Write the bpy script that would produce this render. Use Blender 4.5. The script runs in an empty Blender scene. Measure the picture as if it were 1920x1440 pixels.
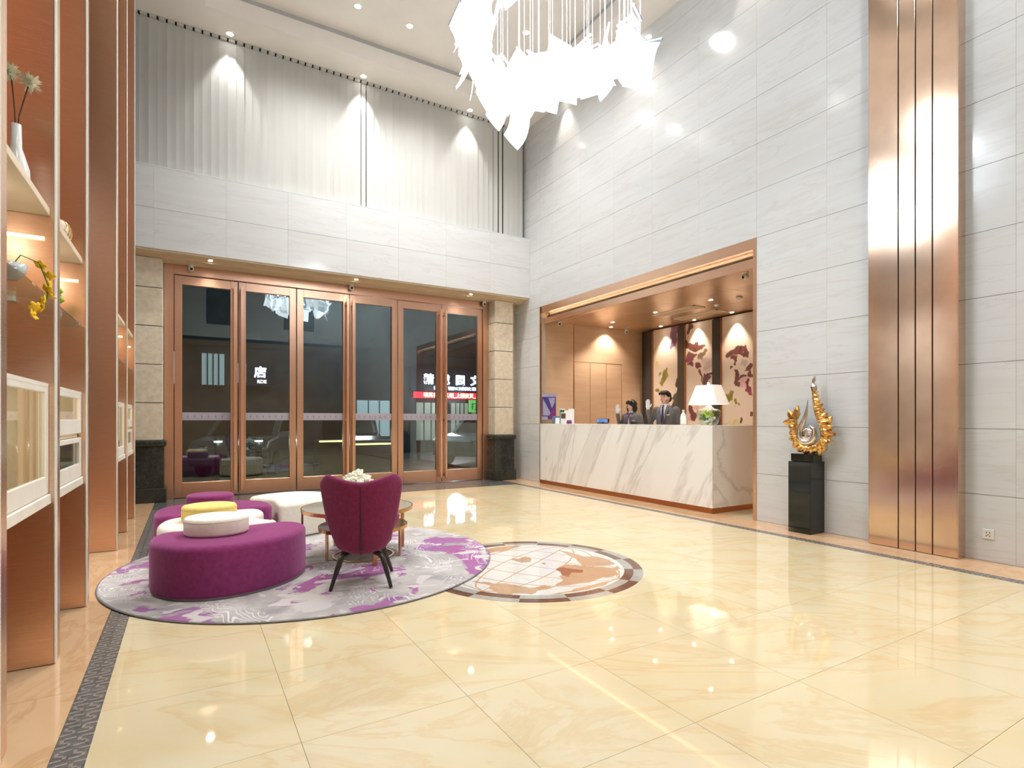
import bpy, bmesh, math, random
import numpy as np
from mathutils import Vector, Matrix, Euler

random.seed(7)
scene = bpy.context.scene
COL = scene.collection
PI = math.pi

# ------------------------------------------------------------------ camera
cam_d = bpy.data.cameras.new('camera')
cam_d.sensor_width = 36.0
cam_d.lens = 36.0 * 1030.0 / 1920.0
cam_d.shift_y = 67.0 / 1920.0
cam_d.clip_start = 0.05
cam_d.clip_end = 200
cam = bpy.data.objects.new('camera', cam_d)
cam.location = (0, 0, 1.27)
cam.rotation_euler = (PI / 2, 0, -math.radians(30.5))
COL.objects.link(cam)
scene.camera = cam

# ------------------------------------------------------------------ world (night outside), exposure
world = bpy.data.worlds.new('night')
scene.world = world
world.use_nodes = True
world.node_tree.nodes['Background'].inputs[0].default_value = (0.05, 0.07, 0.10, 1)
world.node_tree.nodes['Background'].inputs[1].default_value = 0.25
scene.view_settings.view_transform = 'Standard'
scene.view_settings.look = 'None'
scene.view_settings.gamma = 1.0
scene.view_settings.use_curve_mapping = False
scene.view_settings.exposure = 0.85
scene.cycles.max_bounces = 10
scene.cycles.diffuse_bounces = 5
scene.cycles.glossy_bounces = 4
scene.cycles.transparent_max_bounces = 12
scene.cycles.sample_clamp_indirect = 6.0
scene.cycles.caustics_reflective = False
scene.cycles.caustics_refractive = False

# light strengths, tuned together
E_GRID = 235.0       # watts of each raised-ceiling downlight
E_SCALLOP = 52.0     # wall-washing downlights along the blinds and the stone wall
E_LEAF = 2.6         # glow of the chandelier leaves
E_CHAND = 26.0      # lamps inside the chandelier
E_NICHE = 39.0       # reception niche downlights

WARM = (1.0, 0.88, 0.75)
NEUT = (1.0, 0.985, 0.97)


def link_light(name, kind, loc, energy, color=NEUT, parent=None, **kw):
    d = bpy.data.lights.new(name, kind)
    d.energy = energy
    d.color = color
    for k, v in kw.items():
        setattr(d, k, v)
    o = bpy.data.objects.new(name, d)
    o.location = loc
    COL.objects.link(o)
    if parent is not None:
        o.parent = parent
    return o


# ------------------------------------------------------------------ colour and materials
def L(r, g, b, a=1.0):
    def f(c):
        c /= 255.0
        return c / 12.92 if c <= 0.04045 else ((c + 0.055) / 1.055) ** 2.4
    return (f(r), f(g), f(b), a)


MATS = {}


def new_mat(name):
    m = bpy.data.materials.new(name)
    m.use_nodes = True
    nt = m.node_tree
    b = nt.nodes['Principled BSDF']
    MATS[name] = m
    return m, nt, b


def node(nt, typ, **kw):
    n = nt.nodes.new(typ)
    for k, v in kw.items():
        setattr(n, k, v)
    return n


def ramp(nt, stops, fac=None, interp='LINEAR'):
    n = nt.nodes.new('ShaderNodeValToRGB')
    n.color_ramp.interpolation = interp
    el = n.color_ramp.elements
    while len(el) < len(stops):
        el.new(0.5)
    for e, (p, c) in zip(el, stops):
        e.position = p
        e.color = c if len(c) == 4 else (*c, 1)
    if fac is not None:
        nt.links.new(fac, n.inputs[0])
    return n.outputs[0]


def coords(nt, scale=(1, 1, 1), rot=(0, 0, 0), rnd=True, src='Object'):
    tc = node(nt, 'ShaderNodeTexCoord')
    out = tc.outputs[src]
    if rnd:
        oi = node(nt, 'ShaderNodeObjectInfo')
        mu = node(nt, 'ShaderNodeMath', operation='MULTIPLY')
        mu.inputs[1].default_value = 57.0
        nt.links.new(oi.outputs['Random'], mu.inputs[0])
        va = node(nt, 'ShaderNodeVectorMath', operation='ADD')
        nt.links.new(out, va.inputs[0])
        nt.links.new(mu.outputs[0], va.inputs[1])
        out = va.outputs[0]
    mp = node(nt, 'ShaderNodeMapping')
    mp.inputs['Scale'].default_value = scale
    mp.inputs['Rotation'].default_value = rot
    nt.links.new(out, mp.inputs[0])
    return mp.outputs[0]


def noise(nt, vec, scale=5, detail=4, rough=0.5, dist=0.0):
    n = node(nt, 'ShaderNodeTexNoise')
    n.inputs['Scale'].default_value = scale
    n.inputs['Detail'].default_value = detail
    n.inputs['Roughness'].default_value = rough
    n.inputs['Distortion'].default_value = dist
    nt.links.new(vec, n.inputs['Vector'])
    return n.outputs[0]


def mixc(nt, fac, a, b, mode='MIX'):
    n = node(nt, 'ShaderNodeMix', data_type='RGBA', blend_type=mode)
    for sock, v in ((n.inputs[0], fac), (n.inputs[6], a), (n.inputs[7], b)):
        if hasattr(v, 'is_linked') or isinstance(v, bpy.types.NodeSocket):
            nt.links.new(v, sock)
        else:
            sock.default_value = v
    return n.outputs[2]


def bump(nt, b, h, strength=0.1, dist=0.01):
    n = node(nt, 'ShaderNodeBump')
    n.inputs['Strength'].default_value = strength
    n.inputs['Distance'].default_value = dist
    nt.links.new(h, n.inputs['Height'])
    nt.links.new(n.outputs[0], b.inputs['Normal'])


def mat(name, c, rough=0.5, metal=0.0, c2=None, scale=6, stretch=(1, 1, 1), lo=0.35, hi=0.65,
        detail=4, bmp=0.0, bscale=None, coat=0.0, spec=0.5, emit=None, estr=0.0, alpha=None, rnd=True):
    m, nt, b = new_mat(name)
    b.inputs['Roughness'].default_value = rough
    b.inputs['Metallic'].default_value = metal
    b.inputs['Coat Weight'].default_value = coat
    b.inputs['Coat Roughness'].default_value = 0.05
    b.inputs['Specular IOR Level'].default_value = spec
    v = coords(nt, stretch, rnd=rnd)
    nz = noise(nt, v, scale, detail)
    if c2 is None:
        c2 = tuple(x * 0.93 for x in c[:3]) + (1,)
    nt.links.new(ramp(nt, [(lo, c), (hi, c2)], nz), b.inputs['Base Color'])
    if bmp:
        bump(nt, b, noise(nt, v, bscale or scale * 6, 3), bmp)
    if emit:
        b.inputs['Emission Color'].default_value = emit
        b.inputs['Emission Strength'].default_value = estr
    return m


def stone(name, base, tint, vein, rough, vs=2.2, stretch=(1, 1, 1), rot=(0, 0, 0), vw=0.02, tmix=(0.35, 0.75), dist=1.2, coat=0.0, spec=0.5, vamt=0.6):
    """polished stone: soft cloudy tint plus thin veins"""
    m, nt, b = new_mat(name)
    v0_ = coords(nt, (1, 1, 1), rot)
    mp = node(nt, 'ShaderNodeMapping')
    mp.inputs['Scale'].default_value = stretch
    nt.links.new(v0_, mp.inputs[0])
    v = mp.outputs[0]
    cloud = noise(nt, v, vs, 6, 0.55, dist)
    c = ramp(nt, [(tmix[0], base), (tmix[1], tint)], cloud)
    vn = noise(nt, v, vs * 0.8, 8, 0.6, dist * 1.6)
    mask = ramp(nt, [(0.5 - vw * 2, (0, 0, 0)), (0.5, (vamt, vamt, vamt)), (0.5 + vw, (0, 0, 0))], vn)
    c = mixc(nt, mask, c, vein)
    nt.links.new(c, b.inputs['Base Color'])
    b.inputs['Roughness'].default_value = rough
    b.inputs['Coat Weight'].default_value = coat
    b.inputs['Coat Roughness'].default_value = 0.03
    b.inputs['Specular IOR Level'].default_value = spec
    return m


def emis(name, c, s):
    m, nt, b = new_mat(name)
    b.inputs['Base Color'].default_value = c
    b.inputs['Emission Color'].default_value = c
    b.inputs['Emission Strength'].default_value = s
    b.inputs['Roughness'].default_value = 0.5
    return m


def thin_glass(name, tint, ior=1.5, rough=0.0, boost=1.0):
    m, nt, b = new_mat(name)
    nt.nodes.remove(b)
    out = nt.nodes['Material Output']
    fr = node(nt, 'ShaderNodeFresnel')
    ge = node(nt, 'ShaderNodeNewGeometry')
    sw = node(nt, 'ShaderNodeMix', data_type='FLOAT')
    sw.inputs[2].default_value = ior
    sw.inputs[3].default_value = 1.0 / ior
    nt.links.new(ge.outputs['Backfacing'], sw.inputs[0])
    nt.links.new(sw.outputs[0], fr.inputs[0])
    mu = node(nt, 'ShaderNodeMath', operation='MULTIPLY', use_clamp=True)
    mu.inputs[1].default_value = boost
    nt.links.new(fr.outputs[0], mu.inputs[0])
    tr = node(nt, 'ShaderNodeBsdfTransparent')
    tr.inputs[0].default_value = tint
    gl = node(nt, 'ShaderNodeBsdfGlossy')
    gl.inputs['Roughness'].default_value = rough
    gl.inputs[0].default_value = (0.95, 1, 1, 1)
    mx = node(nt, 'ShaderNodeMixShader')
    nt.links.new(mu.outputs[0], mx.inputs[0])
    nt.links.new(tr.outputs[0], mx.inputs[1])
    nt.links.new(gl.outputs[0], mx.inputs[2])
    nt.links.new(mx.outputs[0], out.inputs[0])
    return m


# stones and building surfaces
M_WALL = stone('wall_stone', L(219, 222, 224), L(213, 214, 215), L(194, 190, 184), 0.13, 1.4, (0.5, 0.45, 4.5), vw=0.018, dist=0.5, vamt=0.3)
M_FLOOR = stone('floor_marble', L(224, 209, 174), L(222, 200, 154), L(213, 172, 114), 0.035, 1.0, (0.6, 1.5, 1), (0, 0, 0.5), vw=0.03, tmix=(0.42, 0.8), dist=1.5, vamt=0.34, spec=0.65)
M_PEACH = stone('peach_marble', L(226, 188, 148), L(220, 178, 136), L(204, 158, 116), 0.07, 1.6, (1.6, .7, 1), vw=0.03)
M_SLATE = mat('slate_stone', L(110, 112, 110), 0.16, c2=L(92, 94, 93), scale=24)
M_KEY = mat('key_inlay', L(164, 152, 144), 0.18, c2=L(148, 138, 131), scale=20)
M_DARKSTONE = stone('dark_granite', L(44, 48, 44), L(58, 62, 56), L(80, 84, 78), 0.22, 6)
M_SANDST = mat('sandstone', L(236, 224, 204), 0.55, c2=L(220, 206, 184), scale=14, detail=8, bmp=0.15, bscale=60)
M_CEIL = mat('ceiling_paint', L(240, 235, 229), 0.7, c2=L(236, 231, 225), scale=2)
M_SOFFIT = mat('soffit_board', L(226, 205, 178), 0.4, c2=L(220, 198, 170), scale=2)
M_JOINT = mat('joint_grout', L(196, 184, 166), 0.8)
M_COVE = mat('cove_shadow_gap', L(190, 190, 190), 0.8)


def copper(name, c, rough, brush=(1, 1, 60), bs=0.05):
    m, nt, b = new_mat(name)
    b.inputs['Metallic'].default_value = 1.0
    v = coords(nt, brush, rnd=True)
    n = noise(nt, v, 9, 3)
    c2 = tuple(x * 0.86 for x in c[:3]) + (1,)
    nt.links.new(ramp(nt, [(0.3, c), (0.7, c2)], n), b.inputs['Base Color'])
    r = node(nt, 'ShaderNodeMapRange')
    r.inputs[3].default_value = rough * 0.8
    r.inputs[4].default_value = rough * 1.25
    nt.links.new(n, r.inputs[0])
    nt.links.new(r.outputs[0], b.inputs['Roughness'])
    bump(nt, b, n, bs, 0.004)
    return m


M_COPPER = copper('brushed_copper', L(242, 204, 176), 0.29)
M_COPPER_P = copper('polished_copper', L(242, 210, 184), 0.15, (1, .5, .5), 0.22)
M_COPPER_D = copper('bronze_copper', L(196, 132, 92), 0.3)
M_DOORCU = copper('door_copper', L(232, 188, 160), 0.32)
M_STEEL = mat('satin_steel_trim', L(228, 226, 214), 0.4, 0.0, c2=L(224, 222, 210), scale=1)
M_WHITE = mat('white_lacquer', L(244, 238, 228), 0.35)
M_CREAMBOARD = mat('cream_board', L(240, 222, 196), 0.4)
M_BLIND = mat('blind_fabric', L(200, 200, 196), 0.75, c2=L(195, 194, 189), scale=3, stretch=(1, 1, .2))
M_BLACK = mat('dark_void', L(20, 19, 18), 0.7)
M_BEIGE = mat('beige_wall_panel', L(218, 186, 154), 0.35, c2=L(210, 177, 145), scale=3, stretch=(.4, .4, 4))
M_NCEIL = mat('lacquered_copper_ceiling', L(214, 176, 142), 0.22, 0.35, c2=L(206, 166, 132), scale=2, bmp=0.02, bscale=4)
M_COUNTER = stone('counter_marble', L(246, 245, 243), L(218, 213, 208), L(172, 165, 160), 0.14, 0.8, (1, 1.8, 0.28), (math.radians(-27), 0, 0), vw=0.016, tmix=(0.5, 0.78), dist=0.3, vamt=0.38)
M_DKCOL = mat('charcoal_column', L(70, 66, 62), 0.3)
M_BLACKLAC = mat('black_lacquer', L(30, 33, 28), 0.06, c2=L(26, 28, 25))
M_GOLD = mat('gold_leaf', L(236, 196, 128), 0.22, 1.0, c2=L(222, 172, 96), scale=14, bmp=0.25, bscale=22)
M_SILVER = mat('polished_silver', L(226, 226, 224), 0.06, 1.0)
M_PURPLE = mat('purple_felt', L(138, 54, 108), 0.9, c2=L(128, 46, 98), scale=30, bmp=0.12, bscale=220, spec=0.2)
M_PURPLE2 = mat('plum_wool', L(128, 42, 82), 0.9, c2=L(116, 36, 74), scale=40, bmp=0.15, bscale=260, spec=0.2)
M_IVORY = mat('ivory_felt', L(240, 232, 218), 0.9, c2=L(232, 224, 210), scale=30, bmp=0.12, bscale=220, spec=0.2)
M_YELLOW = mat('yellow_felt', L(242, 216, 132), 0.9, c2=L(236, 208, 120), scale=30, bmp=0.12, bscale=220, spec=0.2)
for mm, tint in ((M_PURPLE, (1, .55, .85, 1)), (M_PURPLE2, (1, .55, .75, 1))):
    bb = mm.node_tree.nodes['Principled BSDF']
    bb.inputs['Sheen Weight'].default_value = .35
    bb.inputs['Sheen Roughness'].default_value = .5
    bb.inputs['Sheen Tint'].default_value = tint
M_GREYPIPE = mat('grey_piping', L(120, 116, 116), 0.8)
M_WENGE = mat('black_wood', L(38, 32, 28), 0.35, c2=L(50, 42, 36), scale=9, stretch=(1, 1, .1))
M_TABLEGL = mat('bronzed_glass_top', L(196, 190, 168), 0.05, 0.3)
M_TABLECU = copper('table_copper', L(206, 158, 112), 0.22)
M_DGLASS = thin_glass('door_glass', (0.80, 0.86, 0.84, 1), 1.52, 0.0, 2.0)
M_SGLASS = thin_glass('shelf_glass', (0.9, 0.94, 0.92, 1), 1.5)
M_JGLASS = thin_glass('jar_glass', (0.93, 0.96, 0.94, 1), 1.45)
M_FROST = mat('frosted_strip', L(176, 170, 186), 0.5)
M_CERAM = mat('white_ceramic', L(244, 244, 242), 0.15)
M_LEAFG = mat('leaf_green', L(96, 140, 40), 0.5, c2=L(60, 104, 30), scale=12)
M_LIME = mat('lime_leaf', L(176, 206, 60), 0.5, c2=L(150, 186, 48), scale=12)
M_PETALW = mat('cream_petals', L(240, 238, 222), 0.6, c2=L(230, 228, 204), scale=20)
M_PETALY = mat('yellow_petals', L(246, 206, 30), 0.6, c2=L(236, 186, 20), scale=20)
M_TWIG = mat('brown_twig', L(84, 66, 50), 0.7)
M_GREYSUIT = mat('grey_suiting', L(128, 128, 128), 0.85, c2=L(118, 118, 119), scale=60, bmp=0.05, bscale=300)
M_SHIRT = mat('white_cotton', L(240, 240, 242), 0.8)
M_TIE = mat('purple_tie', L(72, 42, 92), 0.6)
M_SCARF = mat('lilac_scarf', L(126, 96, 136), 0.6, c2=L(96, 70, 110), scale=40)
M_SKIN = mat('skin', L(232, 190, 164), 0.5, c2=L(226, 180, 154), scale=8)
M_HAIR = mat('black_hair', L(24, 20, 20), 0.35, c2=L(38, 30, 28), scale=30, stretch=(1, 1, .15))
M_LIP = mat('lips', L(190, 110, 104), 0.5)
M_GLOVE = mat('white_glove', L(242, 242, 244), 0.8)
M_PLASTIC = mat('white_plastic', L(236, 234, 228), 0.4)
M_BLKPL = mat('black_plastic', L(24, 24, 26), 0.3)
M_LAMPON = emis('lamp_disc', (1, 0.96, 0.9, 1), 14.0)
M_LEDREFL = emis('led_reflection_glow', (1, 0.72, 0.34, 1), 2.2)  # glow for the imitated LED reflections on the pier sides


# ------------------------------------------------------------------ mesh builder
class MB:
    def __init__(self):
        self.v = []
        self.f = []

    def add(self, vs, fs):
        o = len(self.v)
        self.v += [tuple(p) for p in vs]
        self.f += [tuple(i + o for i in f) for f in fs]
        return self

    def box(self, x0, x1, y0, y1, z0, z1):
        vs = [(x, y, z) for z in (z0, z1) for y in (y0, y1) for x in (x0, x1)]
        return self.add(vs, [(0, 2, 3, 1), (4, 5, 7, 6), (0, 1, 5, 4), (2, 6, 7, 3), (0, 4, 6, 2), (1, 3, 7, 5)])

    def lathe(self, prof, n=24, c=(0, 0, 0), sx=1, sy=1, a0=0.0, cap=True):
        if not cap:
            prof = list(prof) + [prof[0]]
        vs, fs = [], []
        for r, z in prof:
            for i in range(n):
                a = a0 + 2 * PI * i / n
                vs.append((c[0] + r * math.cos(a) * sx, c[1] + r * math.sin(a) * sy, c[2] + z))
        for k in range(len(prof) - 1):
            for i in range(n):
                j = (i + 1) % n
                fs.append((k * n + i, k * n + j, (k + 1) * n + j, (k + 1) * n + i))
        if cap:
            fs.append(tuple(range(n))[::-1])
            fs.append(tuple((len(prof) - 1) * n + i for i in range(n)))
        return self.add(vs, fs)

    def cyl(self, c, r, h, n=20):
        return self.lathe([(r, 0), (r, h)], n, c)

    def tube(self, pts, rad, n=8, cap=True, flat=None):
        """tube along pts; rad a number or list; flat=(a,b) scales the section"""
        pts = [Vector(p) for p in pts]
        if not hasattr(rad, '__len__'):
            rad = [rad] * len(pts)
        vs, fs = [], []
        ref = None
        for i, p in enumerate(pts):
            t = (pts[min(i + 1, len(pts) - 1)] - pts[max(i - 1, 0)])
            if t.length < 1e-9:
                t = Vector((0, 0, 1))
            t.normalize()
            if ref is None:
                ref = Vector((0, 0, 1)) if abs(t.z) < 0.9 else Vector((1, 0, 0))
            u = t.cross(ref)
            if u.length < 1e-6:
                u = t.cross(Vector((0, 1, 0)))
            u.normalize()
            w = u.cross(t).normalized()
            ref = w
            fa, fb = flat if flat else (1, 1)
            for k in range(n):
                a = 2 * PI * k / n
                vs.append(p + u * (rad[i] * fa * math.cos(a)) + w * (rad[i] * fb * math.sin(a)))
        for i in range(len(pts) - 1):
            for k in range(n):
                j = (k + 1) % n
                fs.append((i * n + k, i * n + j, (i + 1) * n + j, (i + 1) * n + k))
        if cap:
            fs.append(tuple(range(n))[::-1])
            fs.append(tuple((len(pts) - 1) * n + k for k in range(n)))
        return self.add(vs, fs)

    def ell(self, c, r, n=12, m=8, rot=None, disp=None):
        """ellipsoid"""
        vs, fs = [], []
        R = Euler(rot).to_matrix() if rot else Matrix.Identity(3)
        for j in range(m + 1):
            th = PI * j / m
            for i in range(n):
                a = 2 * PI * i / n
                d = Vector((math.sin(th) * math.cos(a), math.sin(th) * math.sin(a), math.cos(th)))
                s = disp(d) if disp else 1.0
                p = R @ Vector((d.x * r[0] * s, d.y * r[1] * s, d.z * r[2] * s))
                vs.append((c[0] + p.x, c[1] + p.y, c[2] + p.z))
        for j in range(m):
            for i in range(n):
                k = (i + 1) % n
                fs.append((j * n + i, (j + 1) * n + i, (j + 1) * n + k, j * n + k))
        return self.add(vs, fs)

    def prism(self, poly, z0, z1):
        n = len(poly)
        vs = [(x, y, z0) for x, y in poly] + [(x, y, z1) for x, y in poly]
        fs = [tuple(range(n))[::-1], tuple(range(n, 2 * n))]
        for i in range(n):
            j = (i + 1) % n
            fs.append((i, j, n + j, n + i))
        return self.add(vs, fs)

    def loft(self, rings, cap=True):
        n = len(rings[0])
        vs = [p for r in rings for p in r]
        fs = []
        for k in range(len(rings) - 1):
            for i in range(n):
                j = (i + 1) % n
                fs.append((k * n + i, k * n + j, (k + 1) * n + j, (k + 1) * n + i))
        if cap:
            fs.append(tuple(range(n))[::-1])
            fs.append(tuple((len(rings) - 1) * n + i for i in range(n)))
        return self.add(vs, fs)

    def xf(self, M):
        self.v = [tuple(M @ Vector(p)) for p in self.v]
        return self

    def mesh(self, name, m=None, smooth=False, bevel=0.0, seg=2, weld=False, angle=40):
        me = bpy.data.meshes.new(name)
        me.from_pydata(self.v, [], self.f)
        bm = bmesh.new()
        bm.from_mesh(me)
        if weld:
            bmesh.ops.remove_doubles(bm, verts=bm.verts, dist=1e-5)
        bmesh.ops.recalc_face_normals(bm, faces=bm.faces)
        if bevel:
            es = [e for e in bm.edges if len(e.link_faces) == 2 and e.calc_face_angle(0) > math.radians(angle)]
            bmesh.ops.bevel(bm, geom=es, offset=bevel, segments=seg, profile=0.5, affect='EDGES')
        bm.to_mesh(me)
        bm.free()
        if smooth:
            for p in me.polygons:
                p.use_smooth = True
        if m is not None:
            me.materials.append(m)
        return me

    def obj(self, name, m, parent=None, smooth=False, bevel=0.0, seg=2, loc=None, weld=False, angle=40):
        return put(name, self.mesh(name, m, smooth, bevel, seg, weld, angle), parent, loc)


def put(name, me, parent=None, loc=None, rot=None, scale=None):
    o = bpy.data.objects.new(name, me)
    COL.objects.link(o)
    if parent is not None:
        o.parent = parent
    if loc is not None:
        o.location = loc
    if rot is not None:
        o.rotation_euler = rot
    if scale is not None:
        o.scale = scale
    return o


def B(x0, x1, y0, y1, z0, z1):
    return MB().box(x0, x1, y0, y1, z0, z1)


def tag(o, label, cat, group=None):
    o['label'] = label
    o['category'] = cat
    if group:
        o['group'] = group
    return o


def thing(name, label, cat, loc=(0, 0, 0), rz=0.0, group=None):
    o = bpy.data.objects.new(name, None)
    o.empty_display_size = 0.1
    o.location = loc
    o.rotation_euler = (0, 0, rz)
    COL.objects.link(o)
    return tag(o, label, cat, group)


def struct(o, label=None):
    o['kind'] = 'structure'
    if label:
        o['label'] = label
    return o


def sgroup(name, label, loc=(0, 0, 0)):
    o = bpy.data.objects.new(name, None)
    o.location = loc
    o.empty_display_size = 0.1
    COL.objects.link(o)
    return struct(o, label)


def smooth_by_angle(o, deg=35):
    me = o.data
    for p in me.polygons:
        p.use_smooth = True
    bm = bmesh.new()
    bm.from_mesh(me)
    for e in bm.edges:
        if len(e.link_faces) == 2:
            e.smooth = e.calc_face_angle(0) < math.radians(deg)
    bm.to_mesh(me)
    bm.free()
    return o


def text_mesh(name, body, size, m, parent, loc, rot, extrude=0.004, align='CENTER', bold=0.0):
    c = bpy.data.curves.new(name, 'FONT')
    c.body = body
    c.size = size
    c.align_x = align
    c.align_y = 'CENTER'
    c.extrude = extrude
    c.offset = bold
    c.resolution_u = 3
    o = bpy.data.objects.new(name + '_tmp', c)
    COL.objects.link(o)
    bpy.context.view_layer.update()
    dg = bpy.context.evaluated_depsgraph_get()
    me = bpy.data.meshes.new_from_object(o.evaluated_get(dg))
    bpy.data.objects.remove(o)
    bpy.data.curves.remove(c)
    me.materials.clear()
    me.materials.append(m)
    return put(name, me, parent, loc, rot)

# ================================================================== THE SETTING
XW = 6.18            # polished stone wall with the reception niche
YB = 9.763           # front of the stone beam over the doors
YD = 10.40           # door plane
ZS = 7.40            # perimeter ceiling
ZT = 7.74            # raised ceiling
ROW = 0.594
YR = -3.6            # wall behind the camera

# ---- floor
floor = struct(B(-2.6, 9.3, YR, 10.9, -0.2, -0.012).obj('floor', M_JOINT), 'polished cream marble lobby floor with slate key-pattern border')
GX = [-0.33] + [0.383 + 0.7235 * k for k in range(8)]
GX[-1] = 5.55
GY = [0.91 + 0.685 * k for k in range(-6, 13)]
GY = [y for y in GY if y > YR + .1] + [9.28]
tile_cache = {}


def slab(name, x0, x1, y0, y1, m, parent, gap=0.0009, top=0.0, cache=True):
    key = (round(x1 - x0, 3), round(y1 - y0, 3), m.name)
    if key not in tile_cache:
        hx, hy = (x1 - x0) / 2 - gap, (y1 - y0) / 2 - gap
        tile_cache[key] = B(-hx, hx, -hy, hy, -0.012, 0).mesh(name, m)
    return put(name, tile_cache[key], parent, ((x0 + x1) / 2, (y0 + y1) / 2, top))


for i in range(len(GX) - 1):
    for j in range(len(GY) - 1):
        slab('floor_tile', GX[i], GX[i + 1], GY[j], GY[j + 1], M_FLOOR, floor)
for x0, x1 in ((-0.445, -0.33), (5.55, 5.67)):
    y = YR + .1
    while y < 9.3:
        y2 = min(y + 1.2, 9.3)
        slab('border_strip', x0, x1, y, y2, M_SLATE, floor, 0.0006)
        y = y2
for x0, x1 in ((-1.1, -0.445), (5.67, XW)):
    y = YR + .1
    while y < 10.3:
        y2 = min(y + 1.35, 10.4)
        slab('border_tile', x0, x1, y, y2, M_PEACH, floor, 0.001)
        y = y2
slab('border_tile', -2.6, -1.1, YR, 10.4, M_PEACH, floor)
for k in range(6):
    slab('threshold_slab', -0.445 + k * (5.67 + .445) / 6, -0.445 + (k + 1) * (5.67 + .445) / 6, 9.3, 10.45, M_SLATE, floor, 0.0015)
for k in range(4):
    for i in range(2):
        slab('floor_tile', XW + i * 1.4, XW + (i + 1) * 1.4, 4.4 + k * 1.25, 5.65 + k * 1.25, M_FLOOR, floor)
# slate key pattern, inlaid
kb = MB()
for cx, s in ((-0.0285, 1), (0.0285, 1)):
    path = [(-0.022, -0.036), (0.014, -0.036), (0.014, -0.006), (-0.014, -0.006), (-0.014, 0.03), (0.024, 0.03)]
    w = 0.0062
    for (a, b), (c, d) in zip(path[:-1], path[1:]):
        kb.box(cx + min(a, c) - w, cx + max(a, c) + w, min(b, d) - w, max(b, d) + w, -0.001, 0.0009)
key_me = kb.mesh('key_inlay', M_KEY)
for x in (-0.3875, 5.61):
    for k in range(82):
        put('key_inlay', key_me, floor, (x, 1.05 + 0.1 * k, 0))

# ---- stone-clad wall on the reception side
COLS = [YR, -2.7, -1.8, -0.9, 0.0, 0.94, 1.885, 2.63, 3.524, 4.41, 5.32, 6.22, 7.12, 8.02, 8.92, 9.37, YB, 10.42]
wall_r = sgroup('wall_right', 'polished pale stone wall of long tiles with the reception opening')
for a, b, z0, z1 in ((YR, 4.41, 0, 7.9), (4.41, 9.37, 3.57, 7.9), (9.37, 10.6, 0, 7.9)):
    B(XW + .012, XW + .14, a, b, z0, z1).obj('wall_core', M_JOINT, wall_r)
tcache = {}


def wtile(par, axis, a0, a1, z0, z1, pos, m=None, gh=0.0008, gv=0.0022, th=0.014):
    m = m or M_WALL
    k = (axis, round(a1 - a0, 3), round(z1 - z0, 3), m.name)
    if k not in tcache:
        ha, hz = (a1 - a0) / 2 - gh, (z1 - z0) / 2 - gv
        if axis == 'x':
            tcache[k] = B(0, th, -ha, ha, -hz, hz).mesh('wall_tile', m)
        else:
            tcache[k] = B(-ha, ha, 0, th, -hz, hz).mesh('wall_tile', m)
    mid = ((a0 + a1) / 2, (z0 + z1) / 2)
    loc = (pos, mid[0], mid[1]) if axis == 'x' else (mid[0], pos, mid[1])
    return put('wall_tile', tcache[k], par, loc)


for i in range(len(COLS) - 1):
    for r in range(13):
        y0, y1, z0, z1 = COLS[i], COLS[i + 1], r * ROW, min((r + 1) * ROW, ZS + 0.02)
        if y0 >= 4.4 and y1 <= 9.38 and r < 6:
            continue
        wtile(wall_r, 'x', y0, y1, z0, z1, XW)

# ---- stone beam over the doors, blinds above it, recess below
wall_b = sgroup('wall_back', 'pale stone beam and recess over the entrance doors')
B(-2.6, XW, YB + .013, 10.2, 3.84, 5.04).obj('beam_core', M_JOINT, wall_b)
bx = [-2.6, -2.31, -1.387, -0.447, 0.513, 1.427, 2.389, 3.33, 4.28, 5.23, XW]
for i in range(len(bx) - 1):
    for z0, z1 in ((3.825, 4.43), (4.43, 5.05)):
        wtile(wall_b, 'y', bx[i], bx[i + 1], z0, z1, YB)
B(-2.6, XW, YB, 10.14, 5.05, 5.07).obj('ledge', M_WALL, wall_b)
# recess soffit with its stepped edge
B(-2.6, XW, YB + .02, 10.5, 3.80, 3.84).obj('recess_soffit', M_SOFFIT, wall_b)
B(-2.6, XW, 10.02, 10.5, 3.765, 3.80).obj('soffit_step', M_SOFFIT, wall_b)
B(-2.6, XW + .1, 10.47, 10.6, 3.765, 7.9).obj('wall_core', M_JOINT, wall_b)
B(-2.6, -0.34, 10.40, 10.6, 0, 3.8).obj('wall_core', M_SANDST, wall_b)
B(5.5, XW + .1, 10.40, 10.6, 0, 3.8).obj('wall_core', M_SANDST, wall_b)


def pilaster(name, x0, x1, label):
    p = sgroup(name, label)
    zs = [0.95, 1.53, 2.12, 2.71, 3.30, 3.765]
    B(x0 + .012, x1 - .012, 10.062, 10.4, 0.1, 3.765).obj('pilaster_core', M_DKCOL, p)
    for a, b in zip(zs[:-1], zs[1:]):
        B(x0, x1, 10.05, 10.40, a + .006, b - .006).obj('stone_block', M_SANDST, p, bevel=0.004, seg=1)
    d = 0.05
    B(x0 - d, x1 + d, 9.99, 10.40, 0, .22).obj('plinth_foot', M_DARKSTONE, p, bevel=0.012)
    B(x0 - .02, x1 + .02, 10.02, 10.40, .22, .86).obj('plinth_die', M_DARKSTONE, p, bevel=0.005)
    B(x0 - d, x1 + d, 9.99, 10.40, .86, .95).obj('plinth_cap', M_DARKSTONE, p, bevel=0.02)
    return p


pilaster('trim_1', 5.507, 5.945, 'sandstone pilaster on a dark granite plinth beside the reception wall')
pilaster('trim_2', -0.85, -0.343, 'sandstone pilaster on a dark granite plinth beside the copper piers')

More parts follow.
